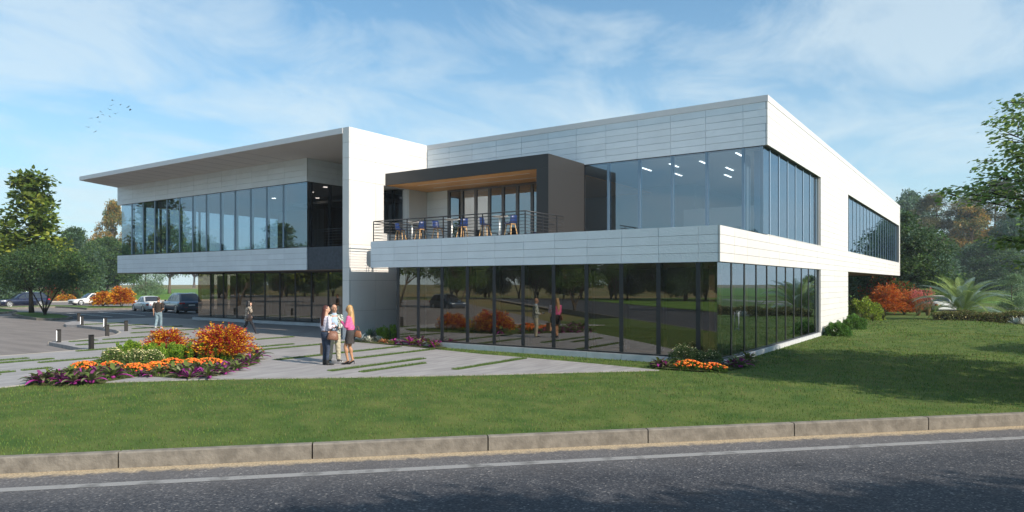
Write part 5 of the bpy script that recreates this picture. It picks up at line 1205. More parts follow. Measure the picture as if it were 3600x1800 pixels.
# ================================================================== VEHICLES
M['tyre'] = mat('tyre_rubber', (0.02, 0.02, 0.02), 0.85); M['rim'] = mat('alloy_rim', (0.62, 0.62, 0.63), 0.3, metal=0.6)
M['carglass'] = mat('car_glass', (0.03, 0.035, 0.045), 0.06, spec=0.8); M['chrome'] = mat('chrome_trim', (0.7, 0.7, 0.72), 0.2, metal=0.9)
M['redlamp'] = mat('tail_lamp', (0.45, 0.01, 0.012), 0.2); M['headlamp'] = mat('headlamp_glass', (0.7, 0.72, 0.75), 0.12, metal=0.3); M['plate'] = mat('number_plate', (0.7, 0.7, 0.68), 0.5)
M['blackpl'] = mat('black_plastic', (0.025, 0.025, 0.027), 0.6)
def car(label, paint, px, py, hd, L, W, H, kind, wb, group='parked cars', z=-0.15, prof=None, wr=0.33, loc=None):
    """car with front towards local +x; origin on the ground at the middle"""
    t = thing('parked_car', label, 'car', loc or (px, py, z), hd, group)
    hl = L/2; xf, xr = wb/2+0.02*L, -wb/2+0.02*L; xf, xr = 0.5*wb + (0.03*L if kind != 'suv' else 0.02*L), -0.5*wb + (0.03*L if kind != 'suv' else 0.02*L)
    belt = {'suv': 0.60, 'wagon': 0.60, 'sedan': 0.62, 'coupe': 0.60}[kind]*H
    hood = {'suv': 0.60, 'wagon': 0.56, 'sedan': 0.57, 'coupe': 0.53}[kind]*H
    sill = 0.20 if kind != 'suv' else 0.26
    # top line of the lower body along x (front to back)
    if kind in ('suv', 'wagon'): top = [(hl, .42*H), (hl-.06, .50*H), (hl-.3, .54*H), (.28*L, hood), (.20*L, belt), (-.44*L, belt*1.02), (-hl+.03, belt), (-hl, .50*H)]
    else: top = [(hl, .40*H), (hl-.05, .46*H), (hl-.35, .50*H), (.27*L, hood), (.17*L, belt), (-.27*L, belt*1.02), (-hl+.1, belt*.99), (-hl, .52*H)]
    xs = sorted(set([round(v, 3) for v in np.linspace(-hl, hl, 21)] + [round(q[0], 3) for q in top]))
    tx = sorted(top)
    def topz(x): return float(np.interp(x, [q[0] for q in tx], [q[1] for q in tx]))
    def hw(x): u = abs(x)/hl; return W/2*(1 - 0.16*max(0, (u-0.72)/0.28)**2.2) 
    V = []; F = []; ns = 11
    for x in xs:
        u = abs(x)/hl; zt = topz(x); zb = sill + 0.10*max(0, (u-0.85)/0.15); w_ = hw(x); hb = zt-zb
        half = [(w_*0.90, zb), (w_*0.985, zb+hb*0.22), (w_, zb+hb*0.5), (w_*0.985, zb+hb*0.80), (w_*0.90, zt-0.02), (w_*0.5, zt+0.012)]
        ring = [(y, z_) for y, z_ in half] + [(-y, z_) for y, z_ in reversed(half)]
        V += [(x, y, z_) for y, z_ in ring]
    k = 12
    for i in range(len(xs)-1):
        for j in range(k): F.append((i*k+j, i*k+(j+1) % k, (i+1)*k+(j+1) % k, (i+1)*k+j))
    mb = MB(); mb.add(V, [f[::-1] for f in F], 0, True); mb.add(V[:k], [tuple(range(k))], 0, True); mb.add(V[-k:], [tuple(range(k-1, -1, -1))], 0, True)
    body = mb.build('body', paint, t)
    # greenhouse
    g = {'suv': (.235, .06, -.33, -.455), 'wagon': (.21, .03, -.36, -.47), 'sedan': (.17, .03, -.17, -.30), 'coupe': (.16, .0, -.17, -.29)}[kind]
    x0, x1, x2, x3 = [q*L for q in g]; wb_, wt = W/2*.905, W/2*.70; zb, zt = belt-0.03, H
    st_ = [(x0, zb, wb_*.96), (x0*.5+x1*.5, (zb+zt)/2+.05*H, (wb_+wt)/2), (x1, zt-.03, wt), ((x1+x2)/2, zt, wt*1.02), (x2, zt-.035, wt), ((x2+x3)/2, (zb+zt)/2+.03*H, (wb_+wt)/2*.98), (x3, zb, wb_*.93)]
    V = []; 
    def yat(z_, base=1.0): return (wb_ + (wt-wb_)*max(0, (z_-zb)/(zt-zb)))
    for x, z_, w_ in st_:
        V += [(x, yat(z_), z_), (x, yat(z_)*.55, z_+.03), (x, -yat(z_)*.55, z_+.03), (x, -yat(z_), z_)]
    for x, z_, w_ in st_: V += [(x, wb_, zb-.06), (x, -wb_, zb-.06)]
    F = []; n7 = 7
    for i in range(n7-1):
        for j in range(3): F.append((i*4+j, i*4+j+1, (i+1)*4+j+1, (i+1)*4+j))
        F.append((i*4, (i+1)*4, 28+2*(i+1), 28+2*i)); F.append((i*4+3, 28+2*i+1, 28+2*(i+1)+1, (i+1)*4+3))
    mb = MB(); mb.add(V, F, 0, True); roof = mb.build('roof', paint, t)
    # windows: side panes, windscreen, rear screen; laid 6 mm proud
    def side(s):
        zl, zh = belt+0.015, zt-0.09; a_, b_ = zl, zh
        def xfront(z_): return np.interp(z_, [zb, (zb+zt)/2+.05*H, zt-.03], [x0, (x0+x1)/2, x1]) - .09
        def xrear(z_): return np.interp(z_, [zb, (zb+zt)/2+.03*H, zt-.035], [x3, (x2+x3)/2, x2]) + .11
        cuts = [xfront(zl)-.35, 0.0]
        post = {'suv': [.03*L, -.19*L], 'wagon': [.02*L, -.18*L], 'sedan': [-.03*L], 'coupe': [-.07*L]}[kind]
        edges = [None] + post + [None]
        for i in range(len(edges)-1):
            f_lo = xfront(zl) if edges[i] is None else edges[i]-.035; f_hi = xfront(zh) if edges[i] is None else edges[i]-.045
            r_lo = xrear(zl) if edges[i+1] is None else edges[i+1]+.035; r_hi = xrear(zh) if edges[i+1] is None else edges[i+1]+.03
            q = MB(); vs = [(f_lo, s*(yat(zl)+.006), zl), (r_lo, s*(yat(zl)+.006), zl), (r_hi, s*(yat(zh)+.006), zh), (f_hi, s*(yat(zh)+.006), zh)]
            q.add(vs, [(0, 1, 2, 3) if s > 0 else (3, 2, 1, 0)]); q.build('side_window', M['carglass'], t)
    side(1); side(-1)
    def screen(nm, a, m, b_, sg):
        q = MB(); vs = []
        for (x, z_), ff in ((a, .90), (m, .90), (b_, .90)):
            y = yat(z_)*ff
            vs += [(x+sg*.012, y, z_+.012), (x+sg*.016, y*.55, z_+.045), (x+sg*.016, -y*.55, z_+.045), (x+sg*.012, -y, z_+.012)]
        fs = [(i*4+j, i*4+j+1, (i+1)*4+j+1, (i+1)*4+j) for i in range(2) for j in range(3)]
        q.add(vs, fs, 0, True); q.build(nm, M['carglass'], t)
    screen('windscreen', (x0-.03, zb+.05), ((x0+x1)/2, (zb+zt)/2+.05*H), (x1+.05, zt-.05), 1)
    screen('rear_window', (x3+.05, zb+.07), ((x2+x3)/2, (zb+zt)/2+.03*H), (x2-.06, zt-.07), -1)
    for xw in (xf, xr):
        for s in (-1, 1):
            yw = s*(W/2-0.11)
            mb = MB(); V = []; F = []
            R1_ = wr*1.13; yy = s*(W/2+0.003)
            seg = 16; pts_ = [(xw+R1_*math.cos(math.pi*i/seg*1.16-.25), wr+R1_*math.sin(math.pi*i/seg*1.16-.25)) for i in range(seg+1)]
            mb.add([(x, yy*.992 if zz_ < belt*.75 else yy*.985, zz_) for x, zz_ in pts_] + [(xw, yy*.992, wr*.4)], [(i, i+1, seg+1) for i in range(seg)]); mb.build('wheel_arch', M['blackpl'], t)
            wh = bpy.data.objects.new('wheel', None); COL.objects.link(wh); wh.parent = t; wh.location = (xw, yw, wr)
            mb = MB(); pr = [(wr*.66, -.10), (wr*.93, -.11), (wr, -.08), (wr, .08), (wr*.93, .115), (wr*.66, .105)]
            V = [(r*math.cos(2*math.pi*q/24), s*y_, r*math.sin(2*math.pi*q/24)) for r, y_ in pr for q in range(24)]
            F = [(i*24+q, i*24+(q+1) % 24, (i+1)*24+(q+1) % 24, (i+1)*24+q) for i in range(5) for q in range(24)]
            mb.add(V, F, 0, True); mb.build('tyre', M['tyre'], wh)
            mb = MB()
            V = [(r*math.cos(2*math.pi*q/24), s*y_, r*math.sin(2*math.pi*q/24)) for r, y_ in ((wr*.70, .108), (wr*.62, .118), (wr*.58, .07)) for q in range(24)]
            mb.add(V, [(i*24+q, i*24+(q+1) % 24, (i+1)*24+(q+1) % 24, (i+1)*24+q) for i in range(2) for q in range(24)], 0, True)
            for q in range(7):
                a = 2*math.pi*q/7; ca, sa = math.cos(a), math.sin(a); w0, w1 = .03, .045
                mb.add([(wr*.08*ca-w0*sa, s*.12, wr*.08*sa+w0*ca), (wr*.64*ca-w1*sa, s*.105, wr*.64*sa+w1*ca), (wr*.64*ca+w1*sa, s*.105, wr*.64*sa-w1*ca), (wr*.08*ca+w0*sa, s*.12, wr*.08*sa-w0*ca)], [(0, 1, 2, 3)])
            mb.add([(wr*.16*math.cos(2*math.pi*q/12), s*.122, wr*.16*math.sin(2*math.pi*q/12)) for q in range(12)], [tuple(range(12))])
            mb.build('rim', M['rim'], wh)
            mb = MB(); mb.add([(wr*.6*math.cos(2*math.pi*q/20), s*.055, wr*.6*math.sin(2*math.pi*q/20)) for q in range(20)], [tuple(range(20))]); mb.build('brake_shadow', M['blackpl'], wh)
    # lamps, plate, mirrors, handles, bumper strips
    for s in (-1, 1):
        mb = MB(); y0_, y1_ = s*W*.29, s*W*.455; zz0, zz1 = .56*belt+.12*H, .56*belt+.20*H
        zl = topz(-hl+.03)*.93
        mb.add([(-hl-.004, y0_, zl-.13), (-hl-.004+.02, y1_, zl-.15), (-hl+.02, y1_, zl), (-hl-.004, y0_, zl-.01)], [(0, 1, 2, 3) if s < 0 else (3, 2, 1, 0)])
        mb.add([(-hl+.02, s*W*.456, zl-.15), (-hl+.34, s*(hw(-hl+.34)+.004), zl-.10), (-hl+.30, s*(hw(-hl+.3)*.99+.004), zl), (-hl+.02, s*W*.456, zl)], [(0, 1, 2, 3) if s > 0 else (3, 2, 1, 0)])
        mb.build('tail_lamp', M['redlamp'], t)
        zf = topz(hl-.1)*.96; mb = MB()
        mb.add([(hl+.004, s*W*.25, zf-.12), (hl-.02, s*W*.452, zf-.11), (hl-.03, s*W*.452, zf-.01), (hl-.004, s*W*.25, zf-.02)], [(0, 1, 2, 3)])
        mb.add([(hl-.02, s*W*.454, zf-.11), (hl-.40, s*(hw(hl-.4)+.004), zf-.03), (hl-.38, s*(hw(hl-.38)*.985+.004), zf+.02), (hl-.03, s*W*.454, zf-.01)], [(0, 1, 2, 3)])
        mb.build('headlight', M['headlamp'], t)
        mb = MB(); mb.ell((x0-.22, s*(W/2+.08), belt+.06), (.06, .10, .075)); mb.build('wing_mirror', paint, t)
        for xh in ([.02*L, -.17*L] if kind != 'coupe' else [-.05*L]):
            mb = MB(); mb.box(xh-.02, s*W/2*.985 if s > 0 else -W/2-.02, belt*.86, xh+.14, W/2+.02 if s > 0 else -W/2*.985, belt*.86+.03); mb.build('door_handle', M['chrome'] if kind == 'suv' else M['blackpl'], t)
        if kind in ('suv', 'wagon'):
            mb = MB(); mb.tube([(x1-.1, s*wt*.92, H), (x1-.25, s*wt*.92, H+.05), (x2+.25, s*wt*.92, H+.05), (x2+.1, s*wt*.92, H-.01)], .018, 6); mb.build('roof_rail', M['chrome'], t)
    mb = MB(); mb.box(-hl-.012, -.26, .36*H+.06, -hl+.03, .26, .36*H+.17); mb.build('number_plate', M['plate'], t)
    mb = MB(); mb.box(hl-.03, -.45, .24*H, hl+.008, .45, .24*H+.16); mb.build('grille', M['blackpl'], t)
    mb = MB(); mb.box(-hl+.05, -W*.42, sill-.03, hl-.05, W*.42, sill+.06); mb.build('underbody', M['blackpl'], t)
    if kind == 'suv':
        mb = MB(); mb.box(-hl-.008, -.62, .30*H, -hl+.03, -.35, .30*H+.025); mb.box(-hl-.008, .35, .30*H, -hl+.03, .62, .30*H+.025); mb.build('reflector', M['redlamp'], t)
        cu = bpy.data.curves.new('badge', 'FONT'); cu.body = 'AUDI'; cu.size = .12; cu.align_x = 'CENTER'; cu.extrude = .003
        o = bpy.data.objects.new('badge', cu); COL.objects.link(o); dg = bpy.context.evaluated_depsgraph_get()
        me = bpy.data.meshes.new_from_object(o.evaluated_get(dg)); bpy.data.objects.remove(o)
        o = bpy.data.objects.new('badge', me); me.materials.clear(); me.materials.append(M['chrome']); COL.objects.link(o); o.parent = t
        o.rotation_euler = (rad(90), 0, rad(-90)); o.location = (-hl-.010, 0, .36*H+.26)
    return t
def paint(n, c, metal=0.0): return mat(n, c, 0.28, metal=metal, coat=1.0)
P_ = {'navy': paint('paint_navy', (0.010, 0.014, 0.045), .3), 'white': paint('paint_white', (0.78, 0.77, 0.74)), 'blue': paint('paint_blue_grey', (0.06, 0.085, 0.13), .5), 'pale': paint('paint_pale', (0.62, 0.64, 0.66))}
# heading: local +x = front
car('dark navy estate car on the far road at the left edge', P_['navy'], -81.4, 11.6, rad(-90), 4.75, 1.85, 1.60, 'wagon', 2.95, wr=.36)
car('white coupe on the far road behind the kerbed strip', P_['white'], -83.3, 19.35, rad(-90), 4.3, 1.75, 1.40, 'coupe', 2.5, wr=.31)
car('pale silver saloon parked left of the blue grey car', P_['pale'], -58.4, 13.35, rad(172), 4.1, 1.70, 1.42, 'sedan', 2.35, wr=.31)
car('blue grey off roader parked at the left end of the ground floor glass', P_['blue'], -52.6, 13.3, rad(168), 5.1, 1.98, 1.74, 'suv', 3.05, wr=.40)
car('white saloon on the right behind the pink plumes and the cycad', P_['white'], 2.6, 50.2, rad(118), 4.6, 1.8, 1.42, 'sedan', 2.7, z=-0.02, wr=.32)
car('dark car mirrored at the left end of the long ground floor glass', P_['blue'], -41, -36, rad(20), 4.9, 1.9, 1.65, 'suv', 2.95, wr=.38, z=-.36)

# ================================================================== BIRDS
def bird(px, py, fl, rz, sc, label):
    d = 70.0; x = CX + d*(FW[0] + (px-1800)/FPX*RT[0]); y = CY + d*(FW[1] + (px-1800)/FPX*RT[1]); z = CZ + (HOR-py)/FPX*d
    t = thing('bird', label, 'bird', (x, y, z), rz, 'flock of birds in the sky'); t.scale = (sc, sc, sc)
    mb = MB(); mb.tube([(.22, 0, .01), (.16, 0, .02), (.05, 0, 0), (-.10, 0, 0), (-.24, 0, .01)], [.008, .028, .042, .032, .012], 7, sy=.8); mb.build('body', M['birdm'], t)
    for s in (-1, 1):
        a = fl[0] if s < 0 else fl[1]; mb = MB()
        p = [(.08, s*.02, .01), (.15, s*.22*math.cos(a), .22*math.sin(a)), (.02, s*.48*math.cos(a*.7), .44*math.sin(a*.7)), (-.09, s*.22*math.cos(a), .22*math.sin(a)), (-.13, s*.02, .01)]
        mb.add(p, [(0, 1, 3, 4), (1, 2, 3)]); mb.add([(q[0], q[1], q[2]-.012) for q in p], [(4, 3, 1, 0), (3, 2, 1)]); mb.build('wing', M['birdm'], t)
    mb = MB(); mb.add([(-.2, .015, 0), (-.36, .05, 0), (-.36, -.05, 0), (-.2, -.015, 0), (-.28, 0, .012)], [(0, 1, 4), (1, 2, 4), (2, 3, 4), (3, 0, 4)]); mb.build('tail', M['birdm'], t)
M['birdm'] = mat('bird_feathers', (0.05, 0.055, 0.06), 0.8)
bp_ = [(395,353),(393,370),(424,367),(451,376),(458,385),(384,385),(354,393),(362,403),(320,415),(343,414),(386,410),(408,400),(350,429),(309,447),(335,463)]
bn = ['highest bird of the flock', 'bird just below the highest one', 'small bird right of the highest one', 'upper bird of the pair at the right end of the flock', 'lower bird of the pair at the right end of the flock', 'bird in the middle of the flock with drooping wings', 'upper bird of the pair left of the middle', 'lower bird of the pair left of the middle',
      'leftmost bird of the middle row', 'bird second from the left in the middle row', 'bird gliding level below the middle of the flock', 'bird with raised wing right of the gliding one', 'small bird below the middle row', 'bird at the lower left of the flock', 'lowest bird of the flock']
for i, (px, py) in enumerate(bp_):
    r_ = random.Random(i); bird(px, py, (r_.choice([-.5, .2, .9]), r_.choice([-.5, .2, .9])), YAW + r_.uniform(-2.6, -.6), 0.52 if i not in (2, 12) else .38, bn[i])

# ================================================================== PEOPLE
M['skin'] = mat('skin', (0.52, 0.29, 0.19), 0.55, var=0.06, vscale=12, spec=0.35); M['skin_f'] = mat('skin_fair', (0.62, 0.37, 0.26), 0.5, var=0.05, vscale=12, spec=0.35); M['skin_tan'] = mat('skin_tanned', (0.46, 0.24, 0.13), 0.45, spec=0.4)
M['eye'] = mat('dark_eye', (0.02, 0.015, 0.012), 0.3); M['lip'] = mat('lips', (0.36, 0.11, 0.09), 0.5)
def fused(name, mb, m, parent, vox=0.009, smooth=3, disp=0.0, dscale=0.1):
    o = mb.build(name, m)
    r = o.modifiers.new('r', 'REMESH'); r.mode = 'VOXEL'; r.voxel_size = vox; r.use_smooth_shade = True
    if smooth: s = o.modifiers.new('s', 'SMOOTH'); s.iterations = smooth; s.factor = 0.5
    dg = bpy.context.evaluated_depsgraph_get(); me = bpy.data.meshes.new_from_object(o.evaluated_get(dg))
    me.name = name; o.modifiers.clear(); old = o.data; o.data = me; bpy.data.meshes.remove(old)
    if disp:
        n = len(me.vertices); co = np.empty(n*3, np.float32); me.vertices.foreach_get('co', co); co = co.reshape(-1, 3)
        no = np.empty(n*3, np.float32); me.vertices.foreach_get('normal', no); no = no.reshape(-1, 3)
        f = np.sin(co[:, 2]/dscale*6.3+3*np.sin(co[:, 0]/dscale*2.2)+co[:, 1]/dscale*2)*np.cos(co[:, 0]/dscale*2.9+co[:, 2]/dscale*1.7)
        co += no*(f*disp)[:, None]; me.vertices.foreach_set('co', co.ravel()); me.update()
    for p in me.polygons: p.use_smooth = True
    o.parent = parent; return o
def limb(mb, pts, rs_):
    for (p, q, a, b_) in zip(pts[:-1], pts[1:], rs_[:-1], rs_[1:]): mb.tube([p, q], [a, b_], 14)
    for p, r in zip(pts, rs_): mb.ell(p, (r, r, r), 14, 10)
def ringloft(mb, rings, n=20):
    """rings: (cx, cy, z, rx, ry)"""
    V = []; F = []
    for cx, cy, z, rx, ry in rings:
        for k in range(n):
            a = 2*math.pi*k/n; V.append((cx+rx*math.cos(a), cy+ry*math.sin(a), z))
    for i in range(len(rings)-1):
        for k in range(n): F.append((i*n+k, i*n+(k+1) % n, (i+1)*n+(k+1) % n, (i+1)*n+k))
    F.append(tuple(range(n-1, -1, -1))); F.append(tuple((len(rings)-1)*n+k for k in range(n))); mb.add(V, F, 0, True)
def hand(mb, w_, d, pn, sc=1.0, curl=0.5, side=1):
    """w_ wrist, d direction of the hand, pn palm normal"""
    w_, d, pn = Vector(w_), Vector(d).normalized(), Vector(pn); pn = (pn - d*pn.dot(d)).normalized(); s = d.cross(pn)*side
    pc = w_ + d*0.045*sc; R3 = Matrix((s, d, pn)).transposed()
    mb.ell(pc, (0.040*sc, 0.050*sc, 0.016*sc), 12, 8, rot=R3.to_quaternion())
    for k, (o_, L) in enumerate(((-.030, .068), (-.010, .078), (.011, .072), (.030, .056))):
        b_ = w_ + d*0.082*sc + s*o_*sc; c = curl*(0.8+0.12*k); a1_ = (d*math.cos(c*.5)+pn*math.sin(c*.5)); a2_ = (d*math.cos(c*1.3)+pn*math.sin(c*1.3)); a3_ = (d*math.cos(c*2.0)+pn*math.sin(c*2.0))
        q1 = b_ + a1_*L*.42*sc; q2 = q1 + a2_*L*.32*sc; q3 = q2 + a3_*L*.26*sc
        mb.tube([b_-d*.012, b_, q1, q2, q3], [.0088*sc, .0092*sc, .0086*sc, .0078*sc, .006*sc], 7)
    t0 = w_ + d*.022*sc - s*.032*sc; t1 = t0 + (d*.6 - s*.75 + pn*.35).normalized()*.034*sc; t2 = t1 + (d*.85 - s*.25 + pn*.45).normalized()*.034*sc
    mb.tube([t0, t1, t2], [.012*sc, .0105*sc, .0075*sc], 8)
def head(mb, c, yaw, pitch=0.0, s=1.0, roll=0.0):
    """c: middle of the head; faces local +y turned by yaw"""
    R3 = Euler((pitch, roll, yaw)).to_matrix()
    def T_(x, y, z): return Vector(c) + R3 @ Vector((x*s, y*s, z*s))
    q = R3.to_quaternion()
    mb.ell(T_(0, -.012, .028), (.076*s, .094*s, .088*s), 18, 14, rot=q)        # cranium
    mb.ell(T_(0, .022, -.030), (.060*s, .068*s, .078*s), 16, 12, rot=q)        # face
    mb.ell(T_(0, .052, -.088), (.030*s, .026*s, .022*s), 10, 8, rot=q)         # chin
    mb.ell(T_(0, .088, .024), (.045*s, .012*s, .010*s), 10, 6, rot=q)          # brow
    mb.tube([T_(0, .088, .012), T_(0, .110, -.024)], [.008*s, .014*s], 8); mb.ell(T_(0, .103, -.028), (.017*s, .014*s, .010*s), 8, 6, rot=q)
    mb.ell(T_(0, .085, -.060), (.022*s, .012*s, .009*s), 8, 6, rot=q)
    for e in (-1, 1):
        mb.ell(T_(e*.040, .062, -.025), (.020*s, .020*s, .020*s), 8, 6, rot=q)
        mb.ell(T_(e*.078, -.005, -.006), (.009*s, .020*s, .032*s), 8, 8, rot=q)
    return T_, q
def facebits(t, T_, q, s=1.0, brow=None):
    for e in (-1, 1):
        mb = MB(); mb.ell(T_(e*.029, .083, .004), (.0125*s, .007*s, .006*s), 8, 6, rot=q); mb.build('eye', M['eye'], t)
        if brow: mb = MB(); mb.tube([T_(e*.012, .098, .024), T_(e*.045, .084, .026)], .004*s, 6); mb.build('eyebrow', brow, t)
    mb = MB(); mb.ell(T_(0, .095, -.060), (.021*s, .006*s, .006*s), 8, 6, rot=q); mb.build('lips', M['lip'], t)
def shoe(mb, a, yaw, L=0.27, w_=0.046, h=0.06):
    c, s_ = math.cos(yaw), math.sin(yaw); f = Vector((-s_, c, 0)); a = Vector(a); g = Vector((a.x, a.y, a.z))
    Rz = Euler((0, 0, yaw)).to_matrix().to_quaternion()
    mb.ell(g + f*(L*.02) + Vector((0, 0, h*.55)), (w_, L*.22, h*.62), 12, 8, rot=Rz)
    mb.ell(g + f*(L*.42) + Vector((0, 0, h*.40)), (w_*1.08, L*.36, h*.46), 12, 8, rot=Rz)
    mb.tube([g + f*(-L*.12)+Vector((0, 0, h*.3)), g + f*(L*.62)+Vector((0, 0, h*.26))], [w_*.8, w_*.75], 10, sy=.45)
def person(label, loc, rz): return thing('person', label, 'person', loc, rz)

# --- woman with long auburn hair, lilac-white blouse, jeans and black ankle boots, seen from behind (faces right and away)
def woman_a(loc, rz):
    t = person('woman with long auburn hair, pale lilac blouse, dark jeans and black ankle boots, back turned', loc, rz)
    sk = MB(); T_, q = head(sk, (0, .02, 1.66), rad(-42), rad(-3)); facebits(t, T_, q)
    limb(sk, [(0, 0, 1.42), (0, .01, 1.60)], [.055, .050]); ringloft(sk, [(0, 0, .80, .13, .10), (0, 0, .95, .165, .115), (0, 0, 1.08, .125, .09), (0, 0, 1.25, .14, .10), (0, 0, 1.40, .15, .085), (0, 0, 1.46, .06, .05)])
    for s in (-1, 1): limb(sk, [(s*.085, 0, .92), (s*.075, .02, .50), (s*.08, -.01, .10)], [.085, .055, .038]); 
    rA = [(.17, 0, 1.40), (.235, -.03, 1.13), (.16, .19, 1.16)]; lA = [(-.17, 0, 1.40), (-.225, .0, 1.13), (-.10, .20, 1.20)]
    for A_ in (rA, lA): limb(sk, A_, [.045, .037, .026])
    hand(sk, (.15, .21, 1.17), (-.7, .5, .25), (0, -.3, -1), .95, .5); hand(sk, (-.09, .22, 1.21), (.6, .5, .3), (0, 0, -1), .95, .5, -1)
    fused('body', sk, M['skin_f'], t, .0065, 2)
    bl = MB(); ringloft(bl, [(0, 0, 1.02, .155, .118), (0, 0, 1.10, .15, .11), (0, 0, 1.25, .165, .122), (0, -.005, 1.36, .178, .115), (0, 0, 1.43, .14, .09), (0, 0, 1.47, .065, .06)])
    for A_ in (rA, lA): limb(bl, [A_[0], A_[1], Vector(A_[1]).lerp(Vector(A_[2]), .85)], [.066, .056, .043])
    fused('blouse', bl, mat('lilac_blouse', (0.66, 0.60, 0.68), .8), t, .010, 3, .0035, .11)
    jn = MB(); ringloft(jn, [(0, 0, .76, .12, .09), (0, -.01, .86, .172, .125), (0, -.01, .94, .170, .125), (0, 0, 1.02, .140, .105)])
    for s in (-1, 1): limb(jn, [(s*.085, 0, .86), (s*.078, .02, .50), (s*.08, -.01, .16)], [.098, .066, .048])
    fused('jeans', jn, mat('dark_jeans', (0.035, 0.05, 0.085), .85, var=.3, vscale=9), t, .010, 3, .002, .07)
    bt = MB(); bt.lathe([(.146, 1.005), (.150, 1.01), (.150, 1.045), (.146, 1.05)], n=22, sy=.76); bt.build('belt', mat('tan_belt', (.30, .13, .04), .5), t)
    sh = MB()
    for s in (-1, 1):
        shoe(sh, (s*.08, -.01, 0), rad(-35 if s > 0 else -15)); limb(sh, [(s*.08, -.01, .06), (s*.08, -.01, .15)], [.046, .050])
    fused('boots', sh, mat('black_leather', (.018, .017, .017), .4), t, .008, 2)
    hr = MB(); R3 = q.to_matrix()
    hr.ell(T_(0, -.030, .036), (.088, .100, .092), 18, 12, rot=q)
    rr = random.Random(2)
    for k in range(26):
        a = rad(95 + k*170/25) ; x, y = .078*math.cos(a)*-1, .085*math.sin(a)*-1 - .02
        x = .078*math.cos(rad(-10 - k*160/25)); y = -.02 + .085*math.sin(rad(-10 - k*160/25)); L = rr.uniform(.30, .42)
        p0 = T_(x, y, .03); p1 = T_(x*1.05, y*1.05-.01, -.10); p2 = p1 + Vector((rr.uniform(-.015, .015), -.03, -L*.55)); p3 = p2 + Vector((rr.uniform(-.02, .02), rr.uniform(-.02, 0), -L*.45))
        hr.tube([p0, p1, p2, p3], [.028, .026, .022, .007], 7)
    fused('hair', hr, mat('auburn_hair', (.075, .020, .014), .45, var=.4, vscale=30, stretch=(1, 1, .12)), t, .009, 2, .004, .035)
    return t
# --- bald man, pale blue shirt, patterned jacket, khaki trousers
def man_b(loc, rz):
    t = person('bald man in pale blue shirt, open patterned jacket, khaki trousers and dark canvas shoes', loc, rz)
    sk = MB(); T_, q = head(sk, (0, .03, 1.66), rad(20), rad(2), 1.03); facebits(t, T_, q, 1.03, M['eye'])
    limb(sk, [(0, 0, 1.42), (0, .015, 1.58)], [.062, .060]); ringloft(sk, [(0, 0, .80, .14, .11), (0, 0, .95, .165, .12), (0, 0, 1.10, .15, .11), (0, 0, 1.30, .18, .12), (0, 0, 1.42, .17, .09), (0, 0, 1.47, .07, .06)])
    for s in (-1, 1): limb(sk, [(s*.09, 0, .92), (s*.11, .03, .50), (s*.13, .0, .10)], [.09, .06, .042])
    rA = [(.20, 0, 1.40), (.25, -.02, 1.12), (.12, .20, 1.08)]; lA = [(-.20, 0, 1.40), (-.25, -.02, 1.12), (-.10, .22, 1.06)]
    for A_ in (rA, lA): limb(sk, A_, [.052, .042, .030])
    hand(sk, (.10, .22, 1.08), (-.55, .75, .05), (-.3, 0, .9), 1.05, .8); hand(sk, (-.08, .24, 1.06), (.6, .7, .1), (.3, 0, .9), 1.05, .8, -1)
    fused('body', sk, M['skin'], t, .0065, 2)
    s_ = MB(); ringloft(s_, [(0, 0, .90, .168, .125), (0, 0, 1.05, .165, .125), (0, .008, 1.25, .178, .128), (0, 0, 1.38, .170, .105), (0, 0, 1.46, .085, .07), (0, .01, 1.52, .068, .066)])
    fused('shirt', s_, mat('pale_blue_shirt', (.42, .55, .70), .8), t, .010, 2, .002, .1)
    j = MB()
    for s in (-1, 1):
        ringloft(j, [(s*.115, -.01, .88, .085, .135), (s*.115, -.01, 1.1, .085, .135), (s*.118, -.01, 1.3, .09, .132), (s*.11, -.01, 1.42, .085, .095), (s*.07, -.01, 1.48, .04, .06)], 16)
        A_ = rA if s > 0 else lA; limb(j, [A_[0], A_[1], Vector(A_[1]).lerp(Vector(A_[2]), .82)], [.074, .062, .050])
    ringloft(j, [(0, -.05, .88, .17, .095), (0, -.05, 1.1, .17, .09), (0, -.05, 1.38, .18, .07), (0, -.03, 1.46, .07, .05)])
    fused('jacket', j, mat('patterned_jacket', (.10, .14, .12), .8, col2=(.52, .55, .50), vscale=26, ramp=(.47, .53)), t, .011, 3, .003, .1)
    p = MB(); ringloft(p, [(0, 0, .76, .13, .10), (0, 0, .88, .178, .128), (0, 0, .96, .168, .125)])
    for s in (-1, 1): limb(p, [(s*.09, 0, .86), (s*.11, .03, .50), (s*.13, .0, .11)], [.108, .086, .070])
    fused('trousers', p, mat('khaki_trousers', (.46, .42, .30), .85), t, .011, 3, .005, .12)
    sh = MB(); shoe(sh, (.13, 0, 0), rad(-35), .29, .05, .065); shoe(sh, (-.13, 0, 0), rad(20), .29, .05, .065); fused('shoes', sh, mat('charcoal_canvas', (.06, .055, .055), .8), t, .008, 2)
    so_ = MB()
    for x, a in ((.13, rad(-35)), (-.13, rad(20))):
        f = Vector((-math.sin(a), math.cos(a), 0)); so_.tube([Vector((x, 0, .012))-f*.05, Vector((x, 0, .012))+f*.20], [.05, .052], 12, sy=.25)
    so_.build('soles', M['white'], t)
    return t
